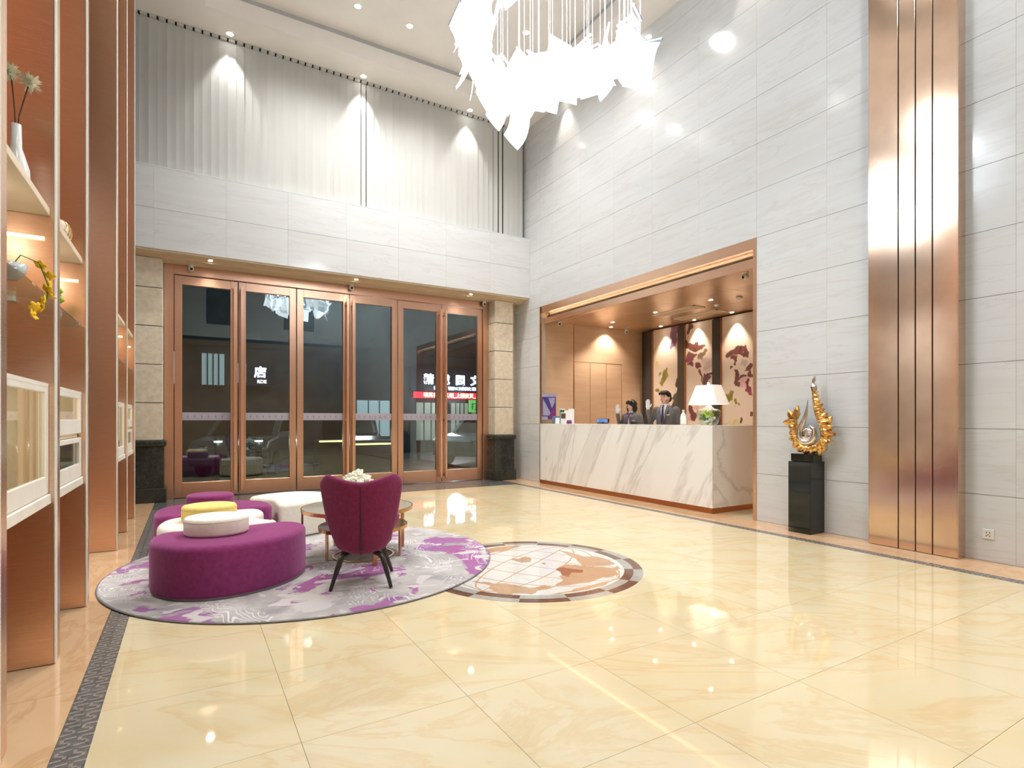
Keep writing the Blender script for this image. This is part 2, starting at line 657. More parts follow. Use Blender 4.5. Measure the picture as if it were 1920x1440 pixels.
# ---- ceiling: perimeter band, raised tray with shadow gap
ceil = sgroup('ceiling', 'cream ceiling with a raised tray and shadow gap')
TX0, TX1, TY0, TY1 = 0.2, 5.62, -2.6, 9.33
B(-2.6, XW + .2, TY1, 10.6, ZS, ZS + .1).obj('perimeter_board', M_CEIL, ceil)
B(-2.6, XW + .2, YR, TY0, ZS, ZS + .1).obj('perimeter_board', M_CEIL, ceil)
B(-2.6, TX0, TY0, TY1, ZS, ZS + .1).obj('perimeter_board', M_CEIL, ceil)
B(TX1, XW + .2, TY0, TY1, ZS, ZS + .1).obj('perimeter_board', M_CEIL, ceil)
# upstand faces of the tray
B(TX0, TX1 - .002, TY1 - .014, TY1 - .001, ZS - .001, ZS + .26).obj('tray_face', M_CEIL, ceil)
B(TX0, TX1 - .002, TY0 + .001, TY0 + .015, ZS - .001, ZS + .26).obj('tray_face', M_CEIL, ceil)
B(TX1 - .014, TX1 - .001, TY0, TY1 - .015, ZS - .001, ZS + .26).obj('tray_face', M_CEIL, ceil)
B(TX0 + .001, TX0 + .015, TY0, TY1 - .015, ZS - .001, ZS + .26).obj('tray_face', M_CEIL, ceil)
B(TX0 - .15, TX1 + .15, TY1 + .004, TY1 + .06, ZS + .101, ZT).obj('shadow_gap', M_COVE, ceil)
B(TX1 + .004, TX1 + .06, TY0, TY1, ZS + .101, ZT).obj('shadow_gap', M_COVE, ceil)
B(TX0 - .15, TX0 - .10, TY0, TY1 + .1, ZS + .1, ZT).obj('shadow_gap', M_COVE, ceil)
B(TX0 - .15, TX1 + .15, TY0 - .15, TY0 - .1, ZS + .1, ZT).obj('shadow_gap', M_COVE, ceil)
B(-2.6, XW + .2, YR, 10.6, ZT, ZT + .1).obj('raised_board', M_CEIL, ceil)

# ---- wall behind the camera and the corridor on the copper side
wall_rear = sgroup('wall_rear', 'pale stone wall behind the camera over a dark lift hall')
B(-2.6, XW + .2, YR - .2, YR, 4.4, 7.9).obj('upper_stone', M_WALL, wall_rear)
B(-2.6, XW + .2, YR - 2.2, YR - 2.0, 0, 4.5).obj('hall_back', M_BEIGE, wall_rear)
B(-2.6, XW + .2, YR - 2.2, YR, 4.4, 4.5).obj('hall_soffit', M_SOFFIT, wall_rear)
B(-2.6, XW + .2, YR - 2.2, YR, -.2, 0).obj('hall_floor', M_FLOOR, wall_rear)
for x in (0.6, 3.4):
    B(x, x + 1.2, YR - .02, YR + .02, 5.0, 6.6).obj('dark_opening', M_BLACK, wall_rear)
struct(B(-1.14, -1.075, YR, 4.75, 0, 7.9).obj('wall_left', M_COPPER), 'copper back wall of the near display bays')
struct(B(-1.14, -1.075, 6.6, 10.4, 0, 7.9).obj('wall_left', M_COPPER), 'copper back wall of the far display bays')
struct(B(-2.65, -2.6, YR - 2, 10.6, 0, 7.9).obj('wall_corridor', M_WALL), 'stone wall of the corridor behind the copper piers')
struct(B(-2.6, -.6, YR - 2.2, YR, 0, 4.4).obj('wall_hall', M_WALL), 'stone side wall of the lift hall behind the camera')

# ---- window behind the blinds
win = struct(B(-1.1, XW, 10.20, 10.24, 5.0, 7.45).obj('window_1', M_BLACK), 'dark night window strip behind the blinds')

# ================================================================== DOORS
door_frame = sgroup('trim_3', 'brushed copper frame around the entrance doors')
B(-0.333, -0.205, 10.33, 10.46, 0, 3.765).obj('jamb', M_DOORCU, door_frame, bevel=0.004, seg=1)
B(5.378, 5.507, 10.33, 10.46, 0, 3.765).obj('jamb', M_DOORCU, door_frame, bevel=0.004, seg=1)
B(-0.205, 5.378, 10.33, 10.46, 3.61, 3.765).obj('head', M_DOORCU, door_frame, bevel=0.004, seg=1)
LW = (5.375 + .202) / 6
strip_me = None
for k in range(6):
    x0 = -0.202 + k * LW
    x1 = x0 + LW
    d = bpy.data.objects.new('door_%d' % (k + 1), None)
    COL.objects.link(d)
    d.location = ((x0 + x1) / 2, YD, 0)
    struct(d, ['glass entrance door leaf nearest the copper piers', 'second glass entrance door leaf from the copper piers',
               'third glass entrance door leaf from the copper piers', 'fourth glass entrance door leaf from the copper piers',
               'fifth glass entrance door leaf, in front of the white shop sign', 'glass entrance door leaf nearest the reception wall'][k])
    hw = LW / 2 - 0.008
    sw = 0.108
    for s in (-1, 1):
        a, b = sorted((s * hw, s * (hw - sw)))
        B(a, b, -.04, .04, 0.012, 3.60).obj('stile', M_DOORCU, d, bevel=0.003, seg=1)
    B(-hw + sw, hw - sw, -.04, .04, 3.46, 3.60).obj('top_rail', M_DOORCU, d, bevel=0.003, seg=1)
    B(-hw + sw, hw - sw, -.04, .04, 0.012, .25).obj('bottom_rail', M_DOORCU, d, bevel=0.003, seg=1)
    B(-hw + sw, hw - sw, -.006, .006, .25, 3.46).obj('pane', M_DGLASS, d)
    st = B(-hw + sw, hw - sw, -.0085, -.0065, 1.262, 1.39).obj('frosted_strip', M_FROST, d)
    mk = MB()
    for q in range(6):
        xx = -hw + sw + .07 + q * .1
        mk.box(xx, xx + .006, -.0095, -.0084, 1.305, 1.345)
        mk.box(xx + .006, xx + .02, -.0095, -.0084, 1.305, 1.312)
    mk.obj('printed_mark', M_TIE, st)
    s = 1 if k % 2 == 0 else -1
    hx = s * (hw - sw / 2 + .01)
    hb = B(hx - .022, hx + .022, -.15, -.11, .10, 3.50).obj('pull_bar', M_COPPER, d, bevel=0.003, seg=1)
    for z in (.16, 1.27, 3.42):
        B(hx - .03, hx + .03, -.11, -.04, z - .03, z + .03).obj('pull_bracket', M_COPPER, d, bevel=0.003, seg=1)

# ================================================================== VERTICAL BLINDS
blind = thing('vertical_blind', 'pale grey vertical slat blinds above the stone beam', 'blind', (2.7, 9.95, 5.07))
B(-3.45, 3.48, -.03, .03, 2.30, 2.33).obj('head_rail', M_BLACK, blind)
sl = MB()
n = 6
prof = [((i / n - .5) * .1275, .003 * math.cos((i / n - .5) * PI)) for i in range(n + 1)]
rings = []
for z in (0.004, 2.285):
    rings.append([(x, y, z) for x, y in prof] + [(x, y + .0012, z) for x, y in reversed(prof)])
sl.loft(rings)
slat_me = sl.mesh('blind_slat', M_BLIND)
sp = B(-.045, .045, -.036, .022, 2.287, 2.327).mesh('carrier', M_BLIND)
x = -3.40
i = 0
while x < 3.47:
    X = x + 2.7
    rz = math.radians(-5 + random.uniform(-2, 2))
    sc = 1.0
    for gx, g in ((2.696, .62), (3.115, .86), (2.103, .93), (0.379, .93), (1.065, .93), (5.54, .62), (5.42, .8), (5.3, .86), (5.75, .8), (5.9, .85)):
        if abs(X - gx) < .06:
            sc = g
    put('blind_slat', slat_me, blind, (x, -.006 + .004 * (i % 2), 0), (0, 0, rz), (sc, 1, 1))
    put('rail_carrier', sp, blind, (x, -.012, 0))
    x += .1185
    i += 1

# ================================================================== COPPER PILLAR ON THE STONE WALL
cp = thing('copper_pillar', 'tall polished copper pillar with vertical grooves on the stone wall', 'pillar', (6.1, 2.63, 0))
ys = [2.245, 2.446, 2.587, 2.735, 3.01]
B(-.055, .078, -.375, .37, 0, ZS).obj('pillar_core', M_BLACK, cp)
for a, b in zip(ys[:-1], ys[1:]):
    B(-.07, -.05, a - 2.63 + .004, b - 2.63 - .004, 0.004, ZS).obj('copper_panel', M_COPPER_P, cp, bevel=0.003, seg=1)
B(-.07, .078, -.385, -.377, 0.004, ZS).obj('side_panel', M_COPPER_P, cp)
B(-.07, .078, .372, .38, 0.004, ZS).obj('side_panel', M_COPPER_P, cp)

sock = thing('wall_socket', 'white wall socket low on the stone wall beyond the copper pillar', 'socket', (XW, 2.075, .245))
B(-.012, -.0005, -.043, .043, -.043, .043).obj('plate', M_PLASTIC, sock, bevel=0.004)
mb = MB()
for a, b in ((-.012, .014), (.012, .014), (-.013, -.016), (.013, -.016), (0, -.006)):
    mb.box(-.0128, -.012, a - .003, a + .003, b - .006, b + .006)
mb.obj('slot', M_BLKPL, sock)

# ================================================================== LEFT DISPLAY BAYS
PIERS = [(1.79, 1.935), (2.655, 2.80), (3.665, 3.81), (4.677, 4.822), (6.535, 6.68), (7.547, 7.692), (8.56, 8.705)]
PLAB = ['copper pier at the edge of the picture before the vase bay', 'copper pier in front of the bay with the white vase',
        'copper pier between the vase bay and the double-window bay', 'copper pier on the near side of the corridor gap',
        'copper pier on the far side of the corridor gap', 'narrow copper pier between the two far display bays',
        'last copper pier, next to the sandstone pilaster']
for (a, b), lab in zip(PIERS, PLAB):
    p = thing('copper_pier', lab, 'pier', (-.82, (a + b) / 2, 0), 0, 'copper piers of the display wall')
    h = (b - a) / 2
    B(-.24, .205, -h + .004, h - .004, 0, ZS).obj('pier_core', M_BLACK, p)
    B(-.235, .216, -h, -h + .005, .004, ZS - .002).obj('side_panel', M_COPPER, p)
    B(-.235, .205, h - .005, h, .004, ZS - .002).obj('side_panel', M_COPPER, p)
    B(.206, .22, -h + .048, h, .004, ZS - .002).obj('front_panel', M_COPPER, p, bevel=0.002, seg=1)
    B(.2165, .226, -h - .004, -h + .042, .004, ZS - .002).obj('steel_trim', M_STEEL, p, bevel=0.003, seg=1)
BAYS = [(1.935, 2.655), (2.80, 3.665), (3.81, 4.677), (6.68, 7.547), (7.692, 8.56)]
WHICH = ['in the bay nearest the camera', 'in the bay with the white vase', 'in the bay with two stacked windows',
         'in the bay just past the corridor gap', 'in the bay next to the pilaster']
for k, (a, b) in enumerate(BAYS):
    m = (a + b) / 2
    h = (b - a) / 2 - .003
    if k == 0:
        continue
    t = thing('display_shelf', 'thick white display shelf ' + WHICH[k], 'shelf', (-.84, m, 2.32), 0, 'white shelves of the display wall')
    B(-.215, .223, -h, h, 0.002, .042).obj('board', M_CREAMBOARD, t, bevel=0.003, seg=1)
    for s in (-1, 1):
        B(-.2, .2, s * h - .006 * (s > 0), s * h + .006 * (s < 0), -.125, -.108).obj('reflection_strip', M_LEDREFL, t)  # glowing strip stands in for an LED's reflection in the copper
    t = thing('glass_shelf', 'thin clear glass shelf ' + WHICH[k], 'shelf', (-.84, m, 1.889), 0, 'glass shelves of the display wall')
    B(-.215, .225, -h, h, 0.002, .012).obj('pane', M_SGLASS, t)
    for s in (-1, 1):
        B(.06, .09, s * h - .03 * (s > 0), s * h + .03 * (s < 0), -.022, .0015).obj('shelf_clip', M_STEEL, t)
    t = thing('display_cabinet', 'white glass-fronted display cabinet ' + WHICH[k], 'cabinet', (-.85, m, .836), 0, 'white cabinets of the display wall')
    B(-.2, .238, -h, h, 0, .052).obj('plinth', M_WHITE, t, bevel=0.004, seg=1)
    X0, X1 = -.2, .228
    B(X0, X0 + .02, -h, h, .055, .62).obj('back_board', M_CREAMBOARD, t)
    B(X0, X1, -h, h, .60, .62).obj('top_board', M_WHITE, t)
    for s in (-1, 1):
        B(X0, X1 - .02, s * h - .018 * (s > 0), s * h + .018 * (s < 0), .055, .6).obj('side_board', M_CREAMBOARD, t)
    B(X0, X1 - .02, -h, h, .055, .07).obj('bottom_board', M_CREAMBOARD, t)
    wins = [(.055, .60)] if k in (1, 3) else [(.055, .315), (.345, .60)]
    for z0, z1 in wins:
        f = thing('x', '', '') if False else bpy.data.objects.new('cabinet_door', None)
        COL.objects.link(f)
        f.parent = t
        B(X1 - .02, X1, -h, -h + .07, z0, z1).obj('door_stile', M_WHITE, f, bevel=0.003, seg=1)
        B(X1 - .02, X1, h - .07, h, z0, z1).obj('door_stile', M_WHITE, f, bevel=0.003, seg=1)
        B(X1 - .02, X1, -h + .07, h - .07, z1 - .03, z1).obj('door_rail', M_WHITE, f, bevel=0.003, seg=1)
        B(X1 - .02, X1, -h + .07, h - .07, z0, z0 + .09).obj('door_rail', M_WHITE, f, bevel=0.003, seg=1)
        B(X1 - .012, X1 - .008, -h + .07, h - .07, z0 + .09, z1 - .03).obj('pane', M_SGLASS, f)
    if len(wins) == 2:
        B(X0, X1 - .02, -h, h, .318, .342).obj('middle_board', M_CREAMBOARD, t)
    link_light('cabinet_lamp', 'POINT', (-.02, 0, .5), 1.2, WARM, t, shadow_soft_size=0.05)
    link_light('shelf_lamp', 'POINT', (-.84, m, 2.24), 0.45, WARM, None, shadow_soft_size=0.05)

# ---- corridor behind the piers: low ceiling, unseen lamps added to brighten the copper
struct(B(-2.6, -1.16, 4.9, 6.5, 4.2, 4.25).obj('ceiling_corridor', M_CEIL), 'low ceiling of the corridor behind the copper piers')
for yy in (5.2, 6.1):
    t = thing('corridor_fill_light', 'unseen fill light added in the corridor ceiling, %s end' % ('near' if yy < 5.5 else 'far'), 'downlight', (-1.8, yy, 4.2), 0, 'added corridor fill lights')
    MB().lathe([(.05, -.002), (.07, -.002), (.068, -.009), (.05, -.012)], 20, cap=False).obj('trim_ring', M_WHITE, t)
    MB().lathe([(.05, -.007), (.05, -.001)], 20).obj('lens', M_LAMPON, t)
    link_light('spot', 'SPOT', (0, 0, -.03), 90, NEUT, t, spot_size=math.radians(150), spot_blend=.8, shadow_soft_size=.08)

# ================================================================== RECEPTION NICHE
niche = sgroup('wall_niche', 'beige panelled walls and lacquered ceiling of the reception niche')
NC = 3.30
B(XW + .145, 7.05, 9.40, 9.5, 0, 3.6).obj('side_panel', M_BEIGE, niche)
B(7.05, 7.075, 9.40, 9.52, 0, 3.4).obj('shadow_trim', M_COPPER_D, niche)
B(7.075, 9.1, 9.44, 9.52, 2.52, NC).obj('side_panel', M_BEIGE, niche)
for x0, x1 in ((7.095, 7.54), (7.545, 7.99), (7.995, 8.44)):
    B(x0, x1 - .006, 9.445, 9.52, .02, 2.513).obj('panel', M_BEIGE, niche)
B(8.45, 9.1, 9.44, 9.52, 0, 2.52).obj('side_panel', M_BEIGE, niche)
B(7.08, 8.46, 9.452, 9.53, 0, 2.52).obj('panel_gap', M_COPPER_D, niche)
B(XW + .145, 9.1, 4.0, 4.35, 0, 3.6).obj('side_panel', M_BEIGE, niche)
# lacquered ceiling of four boards
for i in range(3):
    for j in range(4):
        B(6.42 + i * .9, 6.42 + (i + 1) * .9 - .004, 4.35 + j * 1.28, 4.35 + (j + 1) * 1.28 - .004, NC, NC + .03).obj('ceiling_board', M_NCEIL, niche)
B(6.38, 9.2, 4.3, 9.6, NC + .03, NC + .1).obj('ceiling_core', M_BLACK, niche)
B(9.06, 9.15, 4.0, 9.6, 0, 3.5).obj('back_wall', M_DKCOL, niche)
B(9.0, 9.05, 4.3, 9.25, 0.0, .15).obj('baseboard', M_COPPER_D, niche)
# copper surround of the opening with the lit trough
sur = sgroup('trim_4', 'copper surround of the reception opening with a lit trough')
B(XW - .004, XW + .02, 9.345, 9.372, 0, 3.572).obj('jamb', M_COPPER_D, sur)
B(XW + .02, XW + .145, 9.375, 9.5, 0, 3.57).obj('jamb_lining', M_BEIGE, sur)
B(XW - .008, XW + .16, 4.408, 4.455, 0, 3.572).obj('jamb', M_COPPER, sur)
B(XW - .004, XW + .11, 4.455, 9.29, 3.43, 3.572).obj('upper_bar', M_COPPER, sur)
B(XW + .05, XW + .13, 4.455, 9.29, 3.215, 3.335).obj('lower_bar', M_COPPER, sur)
B(XW + .22, XW + .24, 4.455, 9.345, 3.30, 3.57).obj('trough_back', M_CREAMBOARD, sur)
B(XW + .13, XW + .24, 4.455, 9.345, 3.305, 3.315).obj('trough_floor', M_CREAMBOARD, sur)
B(XW + .11, XW + .24, 4.455, 9.345, 3.555, 3.572).obj('trough_top', M_CREAMBOARD, sur)
B(XW + .14, XW + .16, 4.5, 9.28, 3.317, 3.328).obj('led_strip', emis('trough_led', (1, .76, .56, 1), 14.0), sur)
B(XW + .13, 6.42, 4.35, 9.4, 3.28, 3.305).obj('lower_lip', M_COPPER, sur)

# dark ribs and printed panels on the back wall
ART = [(8.375, 3.058, 0.084, 0.219, 'P'), (8.718, 2.204, 0.062, 0.169, 'O'), (8.631, 2.328, 0.037, 0.093, 'O'), (8.909, 2.558, 0.09, 0.152, 'w'), (8.339, 1.777, 0.106, 0.328, 'D'), (8.922, 1.913, 0.077, 0.066, 'O'), (7.991, 3.132, 0.079, 0.16, 'R'), (7.946, 2.807, 0.155, 0.056, 'R'), (7.736, 2.818, 0.118, 0.07, 'R'), (7.879, 2.606, 0.154, 0.097, 'R'), (7.968, 2.526, 0.111, 0.071, 'M'), (8.002, 2.405, 0.056, 0.071, 'R'), (7.769, 2.35, 0.098, 0.087, 'R'), (7.725, 2.155, 0.039, 0.087, 'R'), (7.65, 2.565, 0.039, 0.121, 'G'), (7.543, 2.4, 0.104, 0.12, 'L'), (7.554, 2.075, 0.115, 0.155, 'V'), (7.449, 2.204, 0.052, 0.051, 'V'), (7.946, 1.515, 0.056, 0.159, 'R'), (7.846, 1.39, 0.077, 0.175, 'R'), (7.946, 1.338, 0.133, 0.142, 'm'), (7.682, 1.528, 0.086, 0.053, 'm'), (6.93, 2.477, 0.114, 0.123, 'R'), (6.788, 2.495, 0.074, 0.072, 'R'), (6.659, 2.506, 0.073, 0.048, 'R'), (6.835, 2.322, 0.037, 0.065, 'R'), (6.696, 2.326, 0.041, 0.073, 'L'), (6.523, 2.247, 0.071, 0.087, 'R'), (6.523, 2.073, 0.071, 0.087, 'R'), (6.742, 2.161, 0.065, 0.057, 'R'), (6.779, 2.042, 0.111, 0.097, 'R'), (6.76, 1.92, 0.083, 0.048, 'R'), (6.65, 2.066, 0.046, 0.048, 'V'), (6.613, 1.952, 0.126, 0.095, 'm'), (6.532, 1.884, 0.05, 0.063, 'C'), (6.559, 1.806, 0.098, 0.055, 'M'), (7.046, 1.713, 0.112, 0.112, 'O'), (6.883, 1.577, 0.057, 0.09, 'O'), (6.496, 1.614, 0.026, 0.063, 'R'), (6.523, 1.347, 0.044, 0.064, 'R'), (6.798, 1.227, 0.038, 0.081, 'V'), (6.949, 1.169, 0.17, 0.065, 'w'), (6.892, 2.221, 0.034, 0.041, 'R'), (6.47, 0.89, 0.106, 0.142, 'V'), (6.47, 0.497, 0.123, 0.189, 'R'), (6.487, 0.259, 0.105, 0.094, 'm'), (6.461, 0.655, 0.053, 0.063, 'C'), (6.723, 0.721, 0.11, 0.128, 'M'), (7.725, 0.675, 0.171, 0.174, 'V'), (8.656, 0.633, 0.124, 0.187, 'O')]
ACOL = {'P': L(128, 84, 120), 'O': L(140, 130, 38), 'w': L(216, 204, 120), 'D': L(62, 58, 38), 'R': L(112, 54, 50), 'M': L(150, 60, 96), 'G': L(140, 112, 92), 'L': L(190, 158, 172), 'V': L(96, 52, 66), 'm': L(206, 140, 160), 'C': L(120, 20, 48)}
SOFT = set('wLm')
rng = np.random.RandomState(3)


def warp(Y, Z):
    dy = np.zeros_like(Y)
    dz = np.zeros_like(Y)
    r2 = np.random.RandomState(11)
    for fr, am in ((5, .03), (11, .035), (24, .022), (48, .010), (90, .004)):
        for _ in range(2):
            a, p, q = r2.uniform(0, 6.28, 3)
            b = r2.uniform(0, 6.28)
            dy += am * np.sin(fr * (Y * math.cos(a) + Z * math.sin(a)) + p)
            dz += am * np.sin(fr * (Y * math.cos(b) + Z * math.sin(b)) + q)
    return Y + dy, Z + dz


def art_mat():
    m, nt, b = new_mat('printed_art')
    at = node(nt, 'ShaderNodeAttribute', attribute_name='ink')
    nt.links.new(at.outputs['Color'], b.inputs['Base Color'])
    b.inputs['Roughness'].default_value = 0.45
    return m


M_ART = art_mat()


def art_panel(y0, y1, z0, z1, label):
    ny = int((y1 - y0) / .009)
    nz = int((z1 - z0) / .011)
    yy = np.linspace(y0, y1, ny)
    zz = np.linspace(z0, z1, nz)
    Y, Z = np.meshgrid(yy, zz)
    wy, wz = warp(Y, Z)
    base = np.array(L(232, 214, 194)[:3])
    col = np.ones((nz, ny, 3)) * base
    for (cy, cz, ry, rz, c) in sorted(ART, key=lambda s: s[4] not in SOFT):
        d = np.sqrt(((wy - cy) / ry) ** 2 + ((wz - cz) / rz) ** 2)
        e = .55 if c in SOFT else .08
        f = np.clip((1 + e * .5 - d) / e, 0, 1) * (.55 if c in SOFT else .94)
        shade = 0.8 + 0.5 * np.clip(np.sin(wy * 41 + wz * 29 + cy * 9) * .5 + .5, 0, 1) * np.clip(d, 0, 1)
        ink = np.array(ACOL[c][:3])[None, None, :] * shade[..., None]
        col = col * (1 - f[..., None]) + ink * f[..., None]
    ym = (y0 + y1) / 2
    vs = [(0.0, float(a) - ym, float(b)) for b in zz for a in yy]
    fs = [(j * ny + i, (j + 1) * ny + i, (j + 1) * ny + i + 1, j * ny + i + 1) for j in range(nz - 1) for i in range(ny - 1)]
    me = bpy.data.meshes.new('printed_face')
    me.from_pydata(vs, [], fs)
    at = me.color_attributes.new('ink', 'FLOAT_COLOR', 'POINT')
    at.data.foreach_set('color', np.concatenate([col.reshape(-1, 3), np.ones((ny * nz, 1))], 1).astype(np.float32).ravel())
    me.materials.append(M_ART)
    t = thing('art_panel', label, 'art panel', (8.985, ym, 0), 0, 'printed flower panels behind the reception')
    put('printed_face', me, t, (-.001, 0, 0))
    B(0, .07, y0 - ym, y1 - ym, z0, z1).obj('board', M_CREAMBOARD, t)
    return t


art_panel(8.275, 9.006, .15, 3.27, 'printed art panel with olive leaves and a lilac blot behind the man')
art_panel(7.379, 8.071, .15, 3.27, 'printed art panel of red-brown orchid blots behind the table lamp')
art_panel(6.05, 7.164, .15, 3.27, 'printed art panel of maroon and magenta blots beside the opening edge')
for a, b, lab in ((9.006, 9.223, 'charcoal wall rib in the corner of the reception niche'),
                  (8.071, 8.275, 'charcoal wall rib between the olive and the orchid panels'),
                  (7.164, 7.379, 'charcoal wall rib behind the lamp shade')):
    t = thing('wall_rib', lab, 'wall rib', (9.0, (a + b) / 2, .15), 0, 'charcoal ribs behind the reception')
    h = (b - a) / 2 - .003
    B(-.05, .055, -h, h, 0, 3.1).obj('rib_body', M_DKCOL, t)
    B(-.055, .0, -h - .002, -h + .008, 0, 3.1).obj('copper_edge', M_COPPER_D, t)

# ---- reception counter
ct = thing('reception_counter', 'long white marble reception counter with grey veins and copper kick strip', 'counter', (6.54, 7.11, 0))
B(-.465, -.44, -2.11, 2.09, .075, 1.19).obj('front_slab', M_COUNTER, ct, bevel=0.002, seg=1)
B(-.44, .46, -2.11, -2.085, .075, 1.19).obj('end_slab', M_COUNTER, ct, bevel=0.002, seg=1)
B(-.44, .46, -2.085, 2.09, 1.165, 1.19).obj('top_slab', M_COUNTER, ct, bevel=0.002, seg=1)
B(-.455, -.43, -2.10, 2.09, 0, .075).obj('kick_strip', M_COPPER_D, ct)
B(-.43, .45, -2.10, -2.075, 0, .075).obj('kick_strip', M_COPPER_D, ct)
B(.36, .40, -2.085, 2.09, 0, 1.165).obj('staff_panel', M_BEIGE, ct)
B(-.43, .36, 2.05, 2.09, 0, 1.165).obj('staff_panel', M_BEIGE, ct)
B(.40, .46, -2.10, -2.06, 0, 1.165).obj('end_trim', M_COPPER, ct)
ZC = 1.1945

# ---- table lamp with a glass jar base
lp = thing('table_lamp', 'table lamp with white tapered shade on a glass jar of plants', 'lamp', (6.5, 5.42, ZC))
sh = MB()
for (w0, d0, w1, d1, z0, z1) in ((.135, .255, .09, .15, .295, .575),):
    o0 = [(-w0, -d0, z0), (w0, -d0, z0), (w0, d0, z0), (-w0, d0, z0)]
    o1 = [(-w1, -d1, z1), (w1, -d1, z1), (w1, d1, z1), (-w1, d1, z1)]
    i0 = [(x * .985, y * .985, z) for x, y, z in o0]
    i1 = [(x * .985, y * .985, z) for x, y, z in o1]
    sh.loft([o0, o1, i1, i0, o0], cap=False)
m, nt, b = new_mat('lamp_shade_linen')
b.inputs['Base Color'].default_value = L(250, 244, 232)
b.inputs['Roughness'].default_value = .9
b.inputs['Emission Color'].default_value = (1, .93, .82, 1)
b.inputs['Emission Strength'].default_value = .22
shade = sh.obj('lamp_shade', m, lp)
MB().lathe([(.012, .26), (.012, .6), (.022, .605), (.022, .62), (.006, .635)], 12).obj('stem', M_SILVER, lp, smooth=True)
MB().lathe([(.02, .575), (.024, .585), (.018, .60)], 12).obj('finial', M_CERAM, lp, smooth=True)
link_light('lamp_bulb', 'POINT', (0, 0, .42), 2.0, WARM, lp, shadow_soft_size=.04)
jar = MB()
pr = [(.10, .002), (.125, .03), (.15, .15), (.155, .19), (.13, .225), (.07, .235), (.06, .26)]
def sq(r, z, s=1.0, n=28):
    out = []
    for i in range(n):
        a = 2 * PI * i / n
        c, d = math.cos(a), math.sin(a)
        k = (abs(c) ** 4 + abs(d) ** 4) ** -.25
        out.append((r * .8 * c * k * s, r * d * k * s, z))
    return out
jar.loft([sq(r, z) for r, z in pr] + [sq(r - .006, z) for r, z in reversed(pr)])
jar.obj('glass_jar', M_JGLASS, lp, smooth=True)
MB().lathe([(.045, .236), (.05, .25), (.04, .27), (.02, .275)], 16).obj('collar', M_SILVER, lp, smooth=True)


def leaf_cluster(n, r, c, spread, seed, up=.3):
    rr = random.Random(seed)
    mb = MB()
    for _ in range(n):
        p = Vector((rr.uniform(-1, 1) * spread[0], rr.uniform(-1, 1) * spread[1], rr.uniform(-1, 1) * spread[2])) + Vector(c)
        q = Euler((rr.uniform(-1.2, 1.2), rr.uniform(-1.2, 1.2), rr.uniform(0, 6.28))).to_matrix()
        s = r * rr.uniform(.7, 1.25)
        pts = [(-.5, 0, 0), (-.2, .32, .06), (.2, .3, .06), (.5, 0, -.05), (.2, -.3, .06), (-.2, -.32, .06), (0, 0, -.04)]
        mb.add([p + q @ (Vector(a) * s) for a in pts], [(6, 0, 1), (6, 1, 2), (6, 2, 3), (6, 3, 4), (6, 4, 5), (6, 5, 0)])
    return mb


leaf_cluster(16, .09, (0, .05, .09), (.05, .05, .06), 1).obj('green_leaves', M_LEAFG, lp)
leaf_cluster(12, .09, (-.02, -.04, .15), (.05, .06, .03), 2).obj('lime_leaves', M_LIME, lp)
wf = MB()
for q, (a, b_, c_) in enumerate(((-.03, -.07, .07), (-.05, -.03, .05), (-.02, .03, .045), (.02, -.08, .10))):
    wf.ell((a, b_, c_), (.025, .025, .022), 10, 6, disp=lambda d: 1 + .18 * math.sin(9 * d.x + 7 * d.y + 5 * d.z))
wf.obj('white_blooms', M_PETALW, lp, smooth=True)

# ---- bottle on the counter
bt = MB().lathe([(.001, 0), (.042, .002), (.045, .02), (.045, .115), (.036, .15), (.015, .185), (.012, .2), (.016, .205), (.016, .222), (.001, .224)], 20)
bt_o = thing('bottle', 'white bottle with a narrow neck on the marble counter', 'bottle', (6.5, 5.89, ZC))
bt.obj('bottle_body', M_CERAM, bt_o, smooth=True)
MB().lathe([(.0165, .204), (.0165, .226), (.001, .228)], 14).obj('cap', M_PLASTIC, bt_o, smooth=True)

# ---- monitor behind the counter edge
mo = thing('monitor', 'black computer monitor with a blue screen on the counter', 'monitor', (6.85, 8.2, ZC))
B(-.06, .06, -.1, .1, 0, .012).obj('base', M_BLKPL, mo, bevel=.003)
B(-.012, .012, -.02, .02, .012, .05).obj('neck', M_BLKPL, mo)
B(-.012, .02, -.17, .17, -.0 + .02, .095).obj('bezel', M_BLKPL, mo, bevel=.004)
B(-.0135, -.0122, -.16, .16, .028, .088).obj('screen', mat('screen_blue', L(90, 130, 180), .2, c2=L(40, 60, 96), scale=9, emit=L(90, 130, 190), estr=.5), mo)

# ---- acrylic sign holder, brochures, cards on the counter's far end
M_POSTBLUE = mat('poster_violet', L(74, 62, 140), .4, c2=L(64, 52, 128), scale=3)
M_POSTPALE = mat('poster_lavender', L(172, 168, 196), .4, c2=L(150, 146, 180), scale=30)
M_POSTPUR = mat('poster_purple', L(122, 52, 124), .4)
M_GREENCARD = mat('green_card', L(40, 92, 62), .4)
M_BLUECARD = mat('blue_photo', L(110, 140, 170), .4, c2=L(70, 96, 120), scale=30)
ps = thing('sign_holder', 'upright acrylic sign holder with a violet and lavender notice', 'sign', (6.17, 9.03, ZC), math.radians(52))
def XP(par, name, y0, y1, z0, z1, m, x=-.004):
    return B(x - .0012, x, y0, y1, z0, z1).obj(name, m, par)
B(-.002, .002, -.15, .15, 0, .60).obj('acrylic_sheet', M_SGLASS, ps)
B(-.06, .06, -.15, .15, 0, .006).obj('acrylic_foot', M_SGLASS, ps)
XP(ps, 'notice_sheet', -.14, .14, .08, .59, M_POSTBLUE, -.0025)
XP(ps, 'notice_head', -.14, .14, .53, .59, M_POSTPALE, -.0042)
